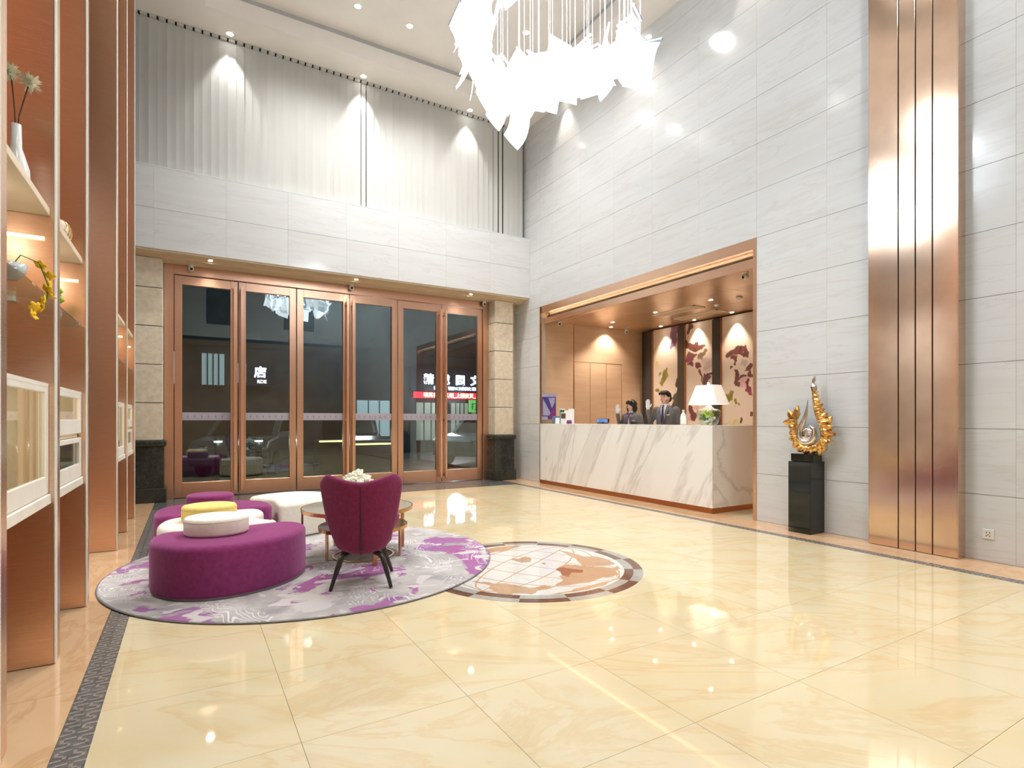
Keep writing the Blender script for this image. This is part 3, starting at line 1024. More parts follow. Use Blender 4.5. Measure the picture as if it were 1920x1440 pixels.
tri = MB().add([(-.005, .12, .50), (-.005, .12, .16), (-.005, -.05, .16), (-.005, -.02, .24)], [(0, 1, 2, 3)])
tri.obj('notice_text_block', M_POSTPALE, ps)
MB().add([(-.005, .01, .51), (-.005, -.12, .51), (-.005, -.12, .43), (-.005, -.06, .30)], [(0, 3, 2, 1)]).obj('notice_text_block', M_POSTPALE, ps)
MB().add([(-.0055, -.14, .36), (-.0055, -.05, .26), (-.0055, .02, .08), (-.0055, -.14, .08)], [(0, 3, 2, 1)]).obj('notice_wedge', M_POSTPUR, ps)
XP(ps, 'notice_foot', .02, .14, .08, .14, M_POSTPALE, -.0042)


def leaflet(label, loc, rz, w, h, m, m2=None, lean=.18, cat='leaflet'):
    t = thing('leaflet', label, cat, loc, rz, 'leaflets at the far end of the counter')
    o = B(-.003, .003, -w / 2, w / 2, 0, h).obj('card', m, t)
    o.rotation_euler = (0, lean, 0)
    s = B(.0, .06, -w / 2, w / 2, 0, .004).obj('foot', M_SGLASS, t)
    if m2:
        q = B(-.0042, -.0031, -w / 2 + .006, w / 2 - .006, h * .45, h * .92).obj('picture', m2, t)
        q.rotation_euler = (0, lean, 0)
    return t


leaflet('small leaflet with a dark green picture next to the sign holder', (6.40, 8.90, ZC), math.radians(52), .11, .30, M_PLASTIC, M_GREENCARD)
leaflet('blue photo leaflet leaning at the foot of the sign holder', (6.19, 8.80, ZC), math.radians(52), .17, .15, M_BLUECARD)
leaflet('white card propped beside the blue leaflet', (6.13, 8.68, ZC), math.radians(52), .08, .12, M_PLASTIC, None, .4)
leaflet('short white brochure with a brown emblem', (6.21, 8.60, ZC), math.radians(52), .10, .22, M_PLASTIC, M_TWIG)
leaflet('medium white brochure behind the emblem brochure', (6.36, 8.70, ZC), math.radians(52), .09, .26, M_PLASTIC)
leaflet('tall white brochure at the end of the brochure row', (6.34, 8.52, ZC), math.radians(52), .11, .29, M_PLASTIC)
nb = thing('name_box', 'small round purple box at the end of the brochures', 'box', (6.19, 8.38, ZC))
MB().lathe([(.001, 0), (.05, .001), (.052, .03), (.045, .06), (.001, .066)], 18).obj('box_body', M_POSTPUR, nb, smooth=True)
MB().lathe([(.046, .06), (.04, .068), (.001, .07)], 18).obj('lid', M_POSTPUR, nb, smooth=True)
cd = thing('card_reader', 'small black card reader on the counter in front of the man', 'card reader', (6.85, 7.35, ZC), .2)
B(-.05, .05, -.035, .035, 0, .03).obj('reader_body', M_BLKPL, cd, bevel=.006)
B(-.03, .03, -.03, -.0, .03, .034).obj('keypad', M_GREYPIPE, cd)

# ---- ceiling fittings of the niche
NSP = [(7.96, 9.25, 'beside the panelled side wall'), (7.60, 8.78, 'above the woman'), (7.60, 7.565, 'above the man'),
       (7.615, 6.30, 'above the lamp end of the counter'), (8.83, 8.63, 'over the olive art panel'), (8.86, 7.744, 'over the orchid art panel'),
       (8.84, 6.83, 'over the maroon art panel')]
for i, (x, y, w) in enumerate(NSP):
    t = thing('niche_downlight', 'small recessed downlight in the reception ceiling ' + w, 'downlight', (x, y, NC), 0, 'reception ceiling downlights')
    MB().lathe([(.035, -.002), (.052, -.002), (.052, -.006), (.035, -.008)], 20, cap=False).obj('ring', M_WHITE, t)
    MB().lathe([(.034, -.004), (.034, -.001)], 18).obj('lens', M_LAMPON, t)
    l = link_light('niche_spot', 'SPOT', (0, 0, -.02), E_NICHE * (1.0 if i < 4 else 1.1), WARM, t, spot_size=math.radians(115 if i < 4 else 75), spot_blend=.6, shadow_soft_size=.03)
for (x0, x1, y0, y1, w) in ((7.72, 8.02, 6.75, 7.8, 'nearer the lobby'), (8.36, 8.66, 6.78, 7.88, 'nearer the art panels')):
    t = thing('ceiling_vent', 'long slotted air vent in the reception ceiling ' + w, 'vent', ((x0 + x1) / 2, (y0 + y1) / 2, NC), 0, 'reception ceiling vents')
    hx, hy = (x1 - x0) / 2, (y1 - y0) / 2
    for a in ((-hx, -hx + .03, -hy, hy), (hx - .03, hx, -hy, hy), (-hx, hx, -hy, -hy + .03), (-hx, hx, hy - .03, hy)):
        B(a[0], a[1], a[2], a[3], -.012, -.001).obj('vent_frame', M_CREAMBOARD, t)
    for q in range(6):
        xx = -hx + .05 + q * (2 * hx - .1) / 5
        B(xx - .012, xx + .006, -hy + .03, hy - .03, -.010, -.004).obj('louvre', M_SOFFIT, t)


def dome_cam(label, loc, tilt=(0, 0, 0)):
    t = thing('security_camera', label, 'camera', loc, 0, 'security cameras')
    MB().lathe([(.045, 0), (.045, -.02), (.02, -.03)], 18).obj('mount', M_PLASTIC, t, smooth=True)
    MB().ell((0, 0, -.06), (.045, .045, .045), 18, 10).obj('dome', M_PLASTIC, t, smooth=True)
    d = Vector(tilt).normalized()
    e = MB().ell((0, 0, 0), (.024, .024, .024), 14, 8).obj('lens', M_BLKPL, t, smooth=True)
    e.location = Vector((0, 0, -.06)) + d * .03
    return t


dome_cam('white dome camera at the far corner of the reception ceiling', (6.55, 9.2, NC), (-.5, -1, -.6))
dome_cam('white dome camera on the reception ceiling by the panelled door', (8.45, 9.3, NC), (-.5, -1, -.6))
dome_cam('white dome camera on the reception ceiling near the opening edge', (6.6, 4.88, NC), (-1, .3, -.4))
for x, y, w in ((8.0, 6.5, 'next to the vents'), (7.85, 5.92, 'near the opening edge')):
    t = thing('smoke_detector', 'small white smoke detector on the reception ceiling ' + w, 'detector', (x, y, NC), 0, 'smoke detectors')
    MB().lathe([(.05, 0), (.05, -.015), (.035, -.03), (.001, -.034)], 20).obj('housing', M_PLASTIC, t, smooth=True)
    MB().lathe([(.02, -.03), (.018, -.042), (.001, -.044)], 14).obj('sensor', M_PLASTIC, t, smooth=True)
dome_cam('white dome camera under the beam over the doors, copper pier end', (.035, 10.25, 3.765), (.2, -1, -.4))
dome_cam('white dome camera under the beam over the middle of the doors', (2.594, 10.25, 3.765), (0, -1, -.2))
dome_cam('dark-lensed dome camera under the beam at the reception end', (5.36, 10.25, 3.765), (-.2, -1, -.4))

# ================================================================== PEOPLE
def chain(pts, r, n=10):
    """tapered limb with rounded ends"""
    P = [Vector(p) for p in pts]
    d0 = (P[0] - P[1]).normalized()
    d1 = (P[-1] - P[-2]).normalized()
    pts2 = [P[0] + d0 * r[0] * .95, P[0] + d0 * r[0] * .6] + P + [P[-1] + d1 * r[-1] * .6, P[-1] + d1 * r[-1] * .95]
    rr = [r[0] * .3, r[0] * .8] + list(r) + [r[-1] * .8, r[-1] * .3]
    return MB().tube(pts2, rr, n)


def fuse(mb, name, m, voxel, parent=None, smooth_it=4):
    """melt the pieces into one continuous surface"""
    me = mb.mesh(name + '_raw', m)
    o = bpy.data.objects.new(name, me)
    COL.objects.link(o)
    r = o.modifiers.new('r', 'REMESH')
    r.mode = 'VOXEL'
    r.voxel_size = voxel
    s = o.modifiers.new('s', 'SMOOTH')
    s.factor = .5
    s.iterations = smooth_it
    bpy.context.view_layer.update()
    dg = bpy.context.evaluated_depsgraph_get()
    me2 = bpy.data.meshes.new_from_object(o.evaluated_get(dg))
    o.modifiers.clear()
    o.data = me2
    me2.name = name
    me2.materials.clear()
    me2.materials.append(m)
    for p in me2.polygons:
        p.use_smooth = True
    if parent is not None:
        o.parent = parent
    return o


def hand(base, up, fwd, side, s=1.0, spread=.06):
    """open hand; up = finger direction, fwd = palm normal, side = thumb side"""
    u, f, w = Vector(up).normalized(), Vector(fwd).normalized(), Vector(side).normalized()
    b = Vector(base)
    mb = MB()
    palm = b + u * .05 * s
    R = Matrix((w, f, u)).transposed()
    mb.ell(palm, (.042 * s, .017 * s, .055 * s), 12, 8, R.to_euler())
    for k, (off, ln) in enumerate(((.030, .075), (.011, .084), (-.009, .078), (-.028, .06))):
        p0 = b + u * .075 * s + w * off * s
        d = (u + w * off * 2.0 * spread / .06 * .6).normalized()
        p1 = p0 + d * ln * .5 * s
        p2 = p1 + (d + f * .16).normalized() * ln * .5 * s
        c = chain([p0, p1, p2], [.0098 * s, .0092 * s, .008 * s], 8)
        mb.add(c.v, c.f)
    t0 = b + u * .03 * s + w * .03 * s
    t1 = t0 + (w * .75 + u * .6 + f * .15).normalized() * .038 * s
    t2 = t1 + (w * .35 + u * .9 + f * .2).normalized() * .032 * s
    c = chain([t0, t1, t2], [.0125 * s, .011 * s, .0085 * s], 8)
    mb.add(c.v, c.f)
    return mb


def person(label, loc, rz, H, woman, head_turn):
    k = H / 1.76
    def S(*p):
        return tuple(a * k for a in p)
    sw = .165 if woman else .185       # shoulder joint half width
    hz = 1.635
    # raised right arm (local +x is the figure's right)
    shr, elr, wrr = Vector((sw, 0, 1.42)), Vector((sw + .10, .05, 1.18)), Vector((sw + .085, .16, 1.44 if not woman else 1.49))
    shl, ell_, wrl = Vector((-sw, 0, 1.42)), Vector((-sw - .05, -.02, 1.13)), Vector((-sw - .01, .10, .90))
    body = MB()
    def add(mb):
        body.add([tuple(Vector(p) * k) for p in mb.v], mb.f)
    # trunk
    ring = lambda z, a, b, y=0: [(a * math.cos(t) , y + b * math.sin(t), z) for t in [2 * PI * i / 18 for i in range(18)]]
    add(MB().loft([ring(.86, .145, .105), ring(.95, .16, .115), ring(1.08, .135, .10), ring(1.22, .15, .11), ring(1.36, .165, .105), ring(1.44, .13, .08), ring(1.48, .06, .058), ring(1.56, .052, .055, .012)]))
    for s in (-1, 1):
        add(chain([(s * .085, 0, .90), (s * .09, .015, .50), (s * .09, -.01, .09)], [.085, .056, .036]))
        add(MB().ell((s * .095, .055, .045), (.042, .115, .042)))
    for a, e, w in ((shr, elr, wrr), (shl, ell_, wrl)):
        add(chain([a, e, w], [.05, .04, .027]))
    # head turned on the neck
    Rh = Matrix.Rotation(head_turn, 3, 'Z')
    hd = MB()
    hd.ell((0, 0, 0), (.074, .094, .112), 20, 14, disp=lambda d: 1.0 - (.10 * max(0, -d.z - .15) if abs(d.x) > .25 else 0) + .03 * max(0, -d.z) * max(0, d.y))
    hd.ell((0, .035, -.075), (.045, .055, .042), 14, 8)                 # jaw and chin
    hd.ell((0, .09, -.022), (.012, .02, .026), 10, 8, (.35, 0, 0))       # nose
    hd.ell((0, .083, .0), (.009, .014, .02), 8, 6)
    for s in (-1, 1):
        hd.ell((s * .077, -.005, -.01), (.01, .02, .031), 10, 8)         # ears
        hd.ell((s * .042, .062, -.032), (.024, .02, .02), 10, 6)         # cheeks
    hd.ell((0, .086, .03), (.045, .012, .012), 12, 6)                    # brow
    hd.v = [tuple(Rh @ Vector(p) + Vector((0, .02, hz))) for p in hd.v]
    add(hd)
    lh = hand(wrl, (0, .3, -1), (1, 0, 0), (0, 1, .3), 1.0, .02)
    add(lh)
    root = fuse(body, 'person', M_SKIN, .0075)
    root.location = loc
    root.rotation_euler = (0, 0, rz)
    tag(root, label, 'person')

    def part(name, mb, m, vox=None, sm=True):
        mb.v = [tuple(Vector(p) * k) for p in mb.v]
        if vox:
            return fuse(mb, name, m, vox, root)
        return mb.obj(name, m, root, smooth=sm)
    # glove on the raised hand
    g = hand(wrr, (.0, .05, 1), (0, 1, 0), (-1, 0, 0), 1.08, .06)
    c = chain([wrr - Vector((0, .015, .05)), wrr + Vector((0, 0, .03))], [.034, .033], 12)
    g.add(c.v, c.f)
    part('white_glove', g, M_GLOVE, .0055)
    # jacket: trunk shell plus sleeves
    j = MB()
    w = 1.0 if not woman else .93
    j.loft([ring(.78, .20 * w, .145), ring(.95, .195 * w, .14), ring(1.10, .172 * w, .128), ring(1.24, .185 * w, .135), ring(1.36, .20 * w, .128), ring(1.43, .175 * w, .105), ring(1.475, .10, .08), ring(1.50, .075, .072)])
    for s in (-1, 1):
        j.ell((s * (sw + .012), 0, 1.405), (.058, .062, .05), 14, 10)
    for a, e, q in ((shr, elr, wrr), (shl, ell_, wrl)):
        fo = q + (e - q).normalized() * .03
        c = chain([a, e, fo], [.068, .056, .045], 12)
        j.add(c.v, c.f)
    jk = part('jacket', j, M_GREYSUIT, .009)
    # shirt front in the V
    fy = .132
    v = MB().add([(-.052, .062, 1.515), (.052, .062, 1.515), (.05, .115, 1.44), (-.05, .115, 1.44), (.034, .1345, 1.33), (-.034, .1345, 1.33), (0, .1415, 1.15)],
                 [(0, 1, 2, 3), (3, 2, 4, 5), (5, 4, 6)])
    shirt = MB()
    c = MB().loft([ring(1.475, .068, .07, .006), ring(1.53, .064, .066, .014), ring(1.532, .058, .06, .014)], cap=False)
    shirt.add(c.v, c.f)
    shirt.add([(x, y + .010, z) for x, y, z in v.v] + [(x, y - .03, z) for x, y, z in v.v], v.f + [tuple(i + 7 for i in f[::-1]) for f in v.f] + [(0, 7, 10, 3), (3, 10, 12, 5), (5, 12, 13, 6), (6, 13, 11, 4), (4, 11, 9, 2), (2, 9, 8, 1)])
    part('shirt', shirt, M_SHIRT, None, False)
    # lapels
    for s in (-1, 1):
        lp_ = MB()
        pts = [(s * .058, .07, 1.515), (s * .105, .098, 1.43), (s * .088, .132, 1.385), (s * .012, .158, 1.14), (s * .004, .156, 1.14), (s * .04, .14, 1.36), (s * .052, .122, 1.44)]
        lp_.add([(x, y + .002, z) for x, y, z in pts] + [(x, y + .012, z) for x, y, z in pts],
                [tuple(range(7))[::-1], tuple(range(7, 14))] + [(i, (i + 1) % 7, 7 + (i + 1) % 7, 7 + i) for i in range(7)])
        part('lapel', lp_, M_GREYSUIT, None, False)
    if woman:
        sc = MB()
        sc.ell((0, .115, 1.475), (.022, .02, .02), 10, 8)
        for s in (-1, 1):
            sc.ell((s * .045, .112, 1.478), (.04, .016, .024), 12, 8, (0, s * .35, 0))
            c = chain([(s * .008, .125, 1.465), (s * .03, .15, 1.38), (s * .045, .162, 1.28)], [.014, .02, .016], 8)
            sc.add(c.v, c.f)
        part('neck_scarf', sc, M_SCARF)
    else:
        ti = MB()
        ti.loft([[(-.016, .10, 1.505), (.016, .10, 1.505), (.016, .112, 1.505), (-.016, .112, 1.505)],
                 [(-.012, .128, 1.46), (.012, .128, 1.46), (.012, .142, 1.46), (-.012, .142, 1.46)],
                 [(-.024, .150, 1.28), (.024, .150, 1.28), (.024, .160, 1.28), (-.024, .160, 1.28)],
                 [(-.028, .154, 1.14), (.028, .154, 1.14), (.028, .162, 1.14), (-.028, .162, 1.14)]])
        part('tie', ti, M_TIE, None, False)
    B_ = MB().box(-.13, -.06, .125, .142, 1.325, 1.343)
    part('name_badge', B_, M_PLASTIC, None, False)
    # trousers and shoes
    t = MB()
    for s in (-1, 1):
        c = chain([(s * .088, 0, .90), (s * .092, .012, .5), (s * .092, -.008, .12)], [.10, .078, .066], 14)
        t.add(c.v, c.f)
    c = MB().loft([ring(.82, .16, .12), ring(.95, .168, .122), ring(1.02, .155, .115)])
    t.add(c.v, c.f)
    part('trousers', t, M_GREYSUIT, .012)
    for s in (-1, 1):
        part('shoe', MB().ell((s * .095, .055, .048), (.05, .13, .047), 16, 10), M_BLKPL)
    # face details
    def face(name, mb, m):
        mb.v = [tuple(Rh @ Vector(p) + Vector((0, .02, hz))) for p in mb.v]
        return part(name, mb, m)
    for s in (-1, 1):
        face('eye', MB().ell((s * .031, .0815, .008), (.013, .008, .0055), 10, 6), M_BLKPL)
        face('eyebrow', MB().ell((s * .033, .086, .03), (.019, .008, .004), 10, 6, (0, -s * .12, 0)), M_HAIR)
    face('mouth', MB().ell((0, .0885, -.068), (.019, .007, .0065), 10, 6), M_LIP)
    # hair
    hr = MB()
    if woman:
        hr.ell((0, -.012, .03), (.096, .105, .105), 22, 14)
        hr.ell((0, -.045, -.05), (.098, .075, .10), 20, 12)
        for s in (-1, 1):
            hr.ell((s * .084, .012, -.045), (.02, .048, .092), 14, 10)
        hr.ell((0, .07, .075), (.072, .035, .042), 16, 8)
        for q in range(9):
            x = -.06 + q * .015
            c = chain([(x, .075, .095), (x, .098, .06), (x * 1.02, .096, .034)], [.014, .011, .006], 8)
            hr.add(c.v, c.f)
    else:
        hr.ell((0, -.018, .036), (.083, .094, .092), 22, 14)
        hr.ell((0, -.05, -.01), (.084, .062, .075), 18, 10)
        hr.ell((0, .045, .092), (.066, .046, .032), 16, 8)
        for q in range(10):
            x = -.066 + q * .0147
            c = chain([(x, .04, .115), (x * 1.03, .088, .085), (x * 1.05 + .006, .098, .054 + .012 * math.sin(q * 2.3))], [.018, .014, .006], 8)
            hr.add(c.v, c.f)
    hr.v = [tuple(Rh @ Vector(p) + Vector((0, .02, hz))) for p in hr.v]
    part('hair', hr, M_HAIR, .006)
    return root


person('man in a grey suit and purple tie behind the counter raising a white-gloved hand', (7.42, 7.12, 0), math.radians(108), 1.79, False, math.radians(-14))
person('woman with a black bob in a grey jacket and scarf raising a white-gloved hand', (7.42, 8.0, 0), math.radians(108), 1.655, True, math.radians(-16))

# ================================================================== RUG AND FLOOR MEDALLION
def rug_mat():
    m, nt, b = new_mat('rug_pile')
    v = coords(nt, (1, 1, 1), rnd=False)
    big = noise(nt, v, 1.35, 4, .55, 1.3)
    v2 = coords(nt, (1, 1, 1), rnd=False)
    grey = ramp(nt, [(.3, L(196, 190, 185)), (.5, L(178, 172, 168)), (.7, L(150, 145, 145))], noise(nt, v2, 2.2, 5, .6, .8))
    pur = ramp(nt, [(.35, L(164, 98, 146)), (.55, L(158, 108, 152)), (.75, L(140, 100, 148))], noise(nt, v, 3, 3, .5, .6))
    pm = ramp(nt, [(.515, (0, 0, 0)), (.54, (1, 1, 1))], big)
    c = mixc(nt, pm, grey, pur)
    # pale leaf-shaped blots inside the purple
    bl = ramp(nt, [(.60, (0, 0, 0)), (.615, (1, 1, 1))], noise(nt, coords(nt, (1, 1.6, 1), (0, 0, .6), rnd=False), 3.6, 2, .4, 1.0))
    c = mixc(nt, bl, c, L(198, 190, 188))
    # thin pale contour lines
    n2 = noise(nt, v, 1.5, 3, .5, .9)
    mu = node(nt, 'ShaderNodeMath', operation='MULTIPLY')
    mu.inputs[1].default_value = 34.0
    nt.links.new(n2, mu.inputs[0])
    fr = node(nt, 'ShaderNodeMath', operation='FRACT')
    nt.links.new(mu.outputs[0], fr.inputs[0])
    ln = ramp(nt, [(.0, (1, 1, 1)), (.16, (1, 1, 1)), (.24, (0, 0, 0))], fr.outputs[0])
    zone = ramp(nt, [(.52, (0, 0, 0)), (.56, (.85, .85, .85))], noise(nt, v2, 1.7, 2, .5, .5))
    f = node(nt, 'ShaderNodeMath', operation='MULTIPLY')
    nt.links.new(ln, f.inputs[0])
    nt.links.new(zone, f.inputs[1])
    c = mixc(nt, f.outputs[0], c, L(226, 218, 220))
    nt.links.new(c, b.inputs['Base Color'])
    b.inputs['Roughness'].default_value = .95
    b.inputs['Specular IOR Level'].default_value = .1
    bump(nt, b, noise(nt, v, 260, 2), .25, .004)
    return m


M_RUG = rug_mat()
rug = MB().lathe([(1.575, 0), (1.585, .006), (1.575, .014), (1.4, .015), (.7, .015)], 96).obj('round_rug', M_RUG, loc=(.99, 5.2, .0012), smooth=False)
tag(rug, 'round grey rug with purple blots and pale contour lines', 'rug')
MB().lathe([(1.583, .001), (1.589, .006), (1.583, .011)], 96, cap=False).obj('rug_binding', M_GREYPIPE, rug)

M_MARW = stone('white_inlay', L(222, 219, 213), L(216, 212, 205), L(208, 202, 194), .06, 2)
M_TAN = stone('tan_inlay', L(196, 160, 128), L(188, 150, 118), L(178, 140, 108), .07, 3)
M_BRN = stone('brown_inlay', L(112, 78, 66), L(100, 68, 58), L(130, 96, 84), .08, 6)
M_GRY = stone('grey_inlay', L(176, 172, 165), L(166, 161, 153), L(155, 150, 142), .07, 5)
M_RUST = stone('rust_inlay', L(160, 98, 74), L(148, 88, 66), L(170, 110, 86), .08, 6)
MC = (2.556, 4.03)
med = sgroup('floor_medallion', 'round floor medallion of the globe with brown and grey checker rim', (MC[0], MC[1], 0))
MB().lathe([(.80, -.006), (.80, .0008)], 72).obj('white_disc', M_MARW, med)
def ring_seg(r0, r1, a0, a1, n=6):
    p = [(r1 * math.cos(a0 + (a1 - a0) * i / n), r1 * math.sin(a0 + (a1 - a0) * i / n)) for i in range(n + 1)]
    p += [(r0 * math.cos(a1 - (a1 - a0) * i / n), r0 * math.sin(a1 - (a1 - a0) * i / n)) for i in range(n + 1)]
    return MB().prism(p, -.006, .0009)
NS = 16
for k in range(NS):
    a0, a1 = 2 * PI * (k + .35) / NS, 2 * PI * (k + 1.35) / NS
    ring_seg(.802, .878, a0, a1 - .003).obj('rim_tile', M_BRN if k % 2 else M_GRY, med)
    ring_seg(.880, .957, a0, a1 - .003).obj('rim_tile', M_GRY if k % 2 else M_BRN, med)
LAND = {'continent': [
    [(2.424, 3.466), (2.554, 3.538), (2.582, 3.633), (2.668, 3.675), (2.706, 3.849), (2.868, 3.91), (2.929, 3.811), (3.036, 3.716), (3.135, 3.596), (3.205, 3.658), (3.176, 3.572), (3.102, 3.54), (3.043, 3.431), (2.934, 3.416), (2.847, 3.432), (2.699, 3.388), (2.554, 3.41), (2.469, 3.42)],
    [(3.084, 4.398), (3.146, 4.244), (3.16, 4.069), (3.261, 3.991), (3.288, 3.829), (3.225, 3.7), (3.105, 3.707), (2.955, 3.806), (3.048, 4.028), (3.079, 4.22)],
    [(1.918, 3.882), (2.002, 3.807), (2.037, 3.736), (2.118, 3.705), (2.182, 3.56), (2.23, 3.5), (2.36, 3.504), (2.374, 3.423), (2.266, 3.42), (2.147, 3.369), (2.045, 3.455), (2.013, 3.419), (1.943, 3.46), (1.954, 3.584), (1.947, 3.647), (1.993, 3.7)],
    [(2.26, 3.30), (2.387, 3.292), (2.565, 3.313), (2.75, 3.336), (2.906, 3.338), (2.773, 3.281), (2.62, 3.259), (2.449, 3.256), (2.323, 3.268)],
    [(2.354, 4.647), (2.49, 4.75), (2.641, 4.79), (2.78, 4.77), (2.90, 4.73), (2.802, 4.679), (2.635, 4.609), (2.524, 4.63), (2.43, 4.622)],
    [(2.529, 4.322), (2.595, 4.283), (2.695, 4.324), (2.693, 4.225), (2.635, 4.146), (2.545, 4.154), (2.533, 4.229)],
    [(2.694, 4.056), (2.737, 4.042), (2.687, 3.99)]],
    'country': [[(2.693, 3.831), (2.778, 3.847), (2.805, 3.765), (2.873, 3.7), (2.816, 3.636), (2.736, 3.673), (2.649, 3.593), (2.624, 3.654), (2.674, 3.743)]]}


def jag(poly, amp, seed):
    rr = random.Random(seed)
    out = []
    for i, p in enumerate(poly):
        q = poly[(i + 1) % len(poly)]
        out.append(p)
        for t in (.33, .66):
            out.append((p[0] + (q[0] - p[0]) * t + rr.uniform(-amp, amp), p[1] + (q[1] - p[1]) * t + rr.uniform(-amp, amp)))
    return out


for i, poly in enumerate(LAND['continent']):
    pl = [(x - MC[0], y - MC[1]) for x, y in jag(poly, .012, i)]
    pl = [(x * min(1, .797 / max(1e-6, math.hypot(x, y))), y * min(1, .797 / max(1e-6, math.hypot(x, y)))) for x, y in pl]
    MB().prism(pl, .0, .0016).obj('continent', M_TAN, med)
MB().prism([(x - MC[0], y - MC[1]) for x, y in jag(LAND['country'][0], .01, 9)], .0, .0022).obj('country', M_RUST, med)
for k in range(-2, 3):
    for rot in (0, 1):
        pts = []
        for i in range(25):
            t = -1 + 2 * i / 24
            bow = k * .27 * math.sqrt(max(0, 1 - t * t)) * .95
            x, y = (t * .795, bow) if rot else (bow, t * .795)
            c_, s_ = math.cos(.55), math.sin(.55)
            pts.append((x * c_ - y * s_, x * s_ + y * c_, .0009))
        MB().tube(pts, .006, 4, flat=(1, .05)).obj('grid_line', M_TAN, med)

# ================================================================== LOUNGE SEATING
def spline(ctrl, n=10):
    out = []
    N = len(ctrl)
    for i in range(N):
        p0, p1, p2, p3 = (Vector((*ctrl[(i + d) % N], 0)) for d in (-1, 0, 1, 2))
        for k in range(n):
            t = k / n
            out.append(.5 * ((2 * p1) + (-p0 + p2) * t + (2 * p0 - 5 * p1 + 4 * p2 - p3) * t * t + (-p0 + 3 * p1 - 3 * p2 + p3) * t ** 3))
    return out


def puff(poly, prof):
    """closed outline pushed in by prof = [(inset, z)]"""
    n = len(poly)
    area = sum(poly[i].x * poly[(i + 1) % n].y - poly[(i + 1) % n].x * poly[i].y for i in range(n))
    sg = 1 if area > 0 else -1
    nor = []
    for i in range(n):
        t = (poly[(i + 1) % n] - poly[i - 1]).normalized()
        nor.append(Vector((-t.y, t.x, 0)) * sg)
    mb = MB()
    mb.loft([[(p + q * d) + Vector((0, 0, z)) for p, q in zip(poly, nor)] for d, z in prof])
    return mb


ZR = .0165


def ottoman(label, ctrl, m, h=.375):
    c = Vector((sum(p[0] for p in ctrl) / len(ctrl), sum(p[1] for p in ctrl) / len(ctrl), 0))
    pl = [p - c for p in spline(ctrl)]
    t = thing('ottoman', label, 'ottoman', (c.x, c.y, ZR), 0, 'felt lounge ottomans on the rug')
    r = .045
    pr = [(0.002, .018)] + [(0, .03), (0, h - r)] + [(r * (1 - math.cos(a)), h - r + r * math.sin(a)) for a in (PI / 8, PI / 4, 3 * PI / 8, PI / 2)] + [(r + .004, h + .0005)]
    o = puff(pl, pr).obj('upholstery', m, t)
    smooth_by_angle(o, 50)
    puff(pl, [(.012, 0), (.004, .004), (.003, .02)]).obj('base_band', M_GREYPIPE, t)
    # stitched seam
    puff(pl, [(.001, .035), (-.0025, .038), (.001, .041)]).obj('seam', m, t, smooth=True)
    return t


ottoman('big purple half-moon ottoman closest to the camera', [(-.25, 4.82), (-.20, 4.60), (-.05, 4.41), (.18, 4.32), (.45, 4.37), (.67, 4.52), (.81, 4.73), (.85, 4.95), (.74, 5.12), (.5, 5.11), (.25, 5.05), (0, 5.09), (-.15, 5.09), (-.23, 4.99)], M_PURPLE)
ottoman('ivory wave-shaped ottoman between the two purple ottomans', [(-.20, 5.28), (-.225, 5.52), (-.14, 5.76), (.1, 5.88), (.38, 6.02), (.57, 6.0), (.63, 5.84), (.58, 5.66), (.52, 5.54), (.56, 5.38), (.67, 5.22), (.4, 5.165), (.1, 5.16), (-.1, 5.17)], M_IVORY)
ottoman('purple ottoman at the back beside the copper piers', [(-.28, 6.1), (-.27, 6.4), (-.15, 6.63), (.15, 6.74), (.48, 6.72), (.66, 6.58), (.74, 6.40), (.75, 6.2), (.66, 6.09), (.52, 6.08), (.3, 6.06), (.06, 5.97), (-.13, 5.90), (-.24, 5.95)], M_PURPLE)
ottoman('large ivory ottoman in front of the doors behind the armchair', [(.84, 6.12), (1.05, 6.19), (1.28, 6.30), (1.46, 6.5), (1.5, 6.8), (1.36, 7.06), (1.12, 7.2), (.86, 7.16), (.66, 7.03), (.60, 6.90), (.70, 6.76), (.80, 6.6), (.81, 6.32)], M_IVORY)


def drum(label, x, y, rx, ry, rz, m, z=.394):
    t = thing('drum_cushion', label, 'cushion', (x, y, z), rz, 'drum cushions on the ottomans')
    pl = [Vector((rx * math.cos(2 * PI * i / 40), ry * math.sin(2 * PI * i / 40), 0)) for i in range(40)]
    r, h = .025, .135
    o = puff(pl, [(.012, 0.001), (.002, .012), (0, .02), (0, h - r)] + [(r * (1 - math.cos(a)), h - r + r * math.sin(a)) for a in (PI / 6, PI / 3, PI / 2)] + [(r + .04, h + .003)]).obj('upholstery', m, t)
    smooth_by_angle(o, 60)
    puff(pl, [(.001, h - r - .003), (-.002, h - r), (.001, h - r + .003)]).obj('piping', m, t, smooth=True)
    return t


drum('ivory drum cushion on the front purple ottoman', .19, 4.83, .225, .205, -.2, M_IVORY)
drum('yellow drum cushion on the ivory ottoman', .16, 5.5, .215, .2, 0, M_YELLOW)
drum('purple drum cushion on the back purple ottoman', .19, 6.28, .21, .21, 0, M_PURPLE)

# ---- wing armchair seen from behind
ch = thing('armchair', 'plum wing-back armchair seen from behind on black splayed legs', 'armchair', (1.17, 4.27, ZR), -math.radians(18.7))
ch_ = MB()
prof = [(.235, .14, -.155), (.26, .165, -.185), (.294, .192, -.215), (.36, .218, -.235), (.433, .243, -.25), (.572, .278, -.275), (.711, .30, -.30), (.80, .312, -.315)]
NU = 24


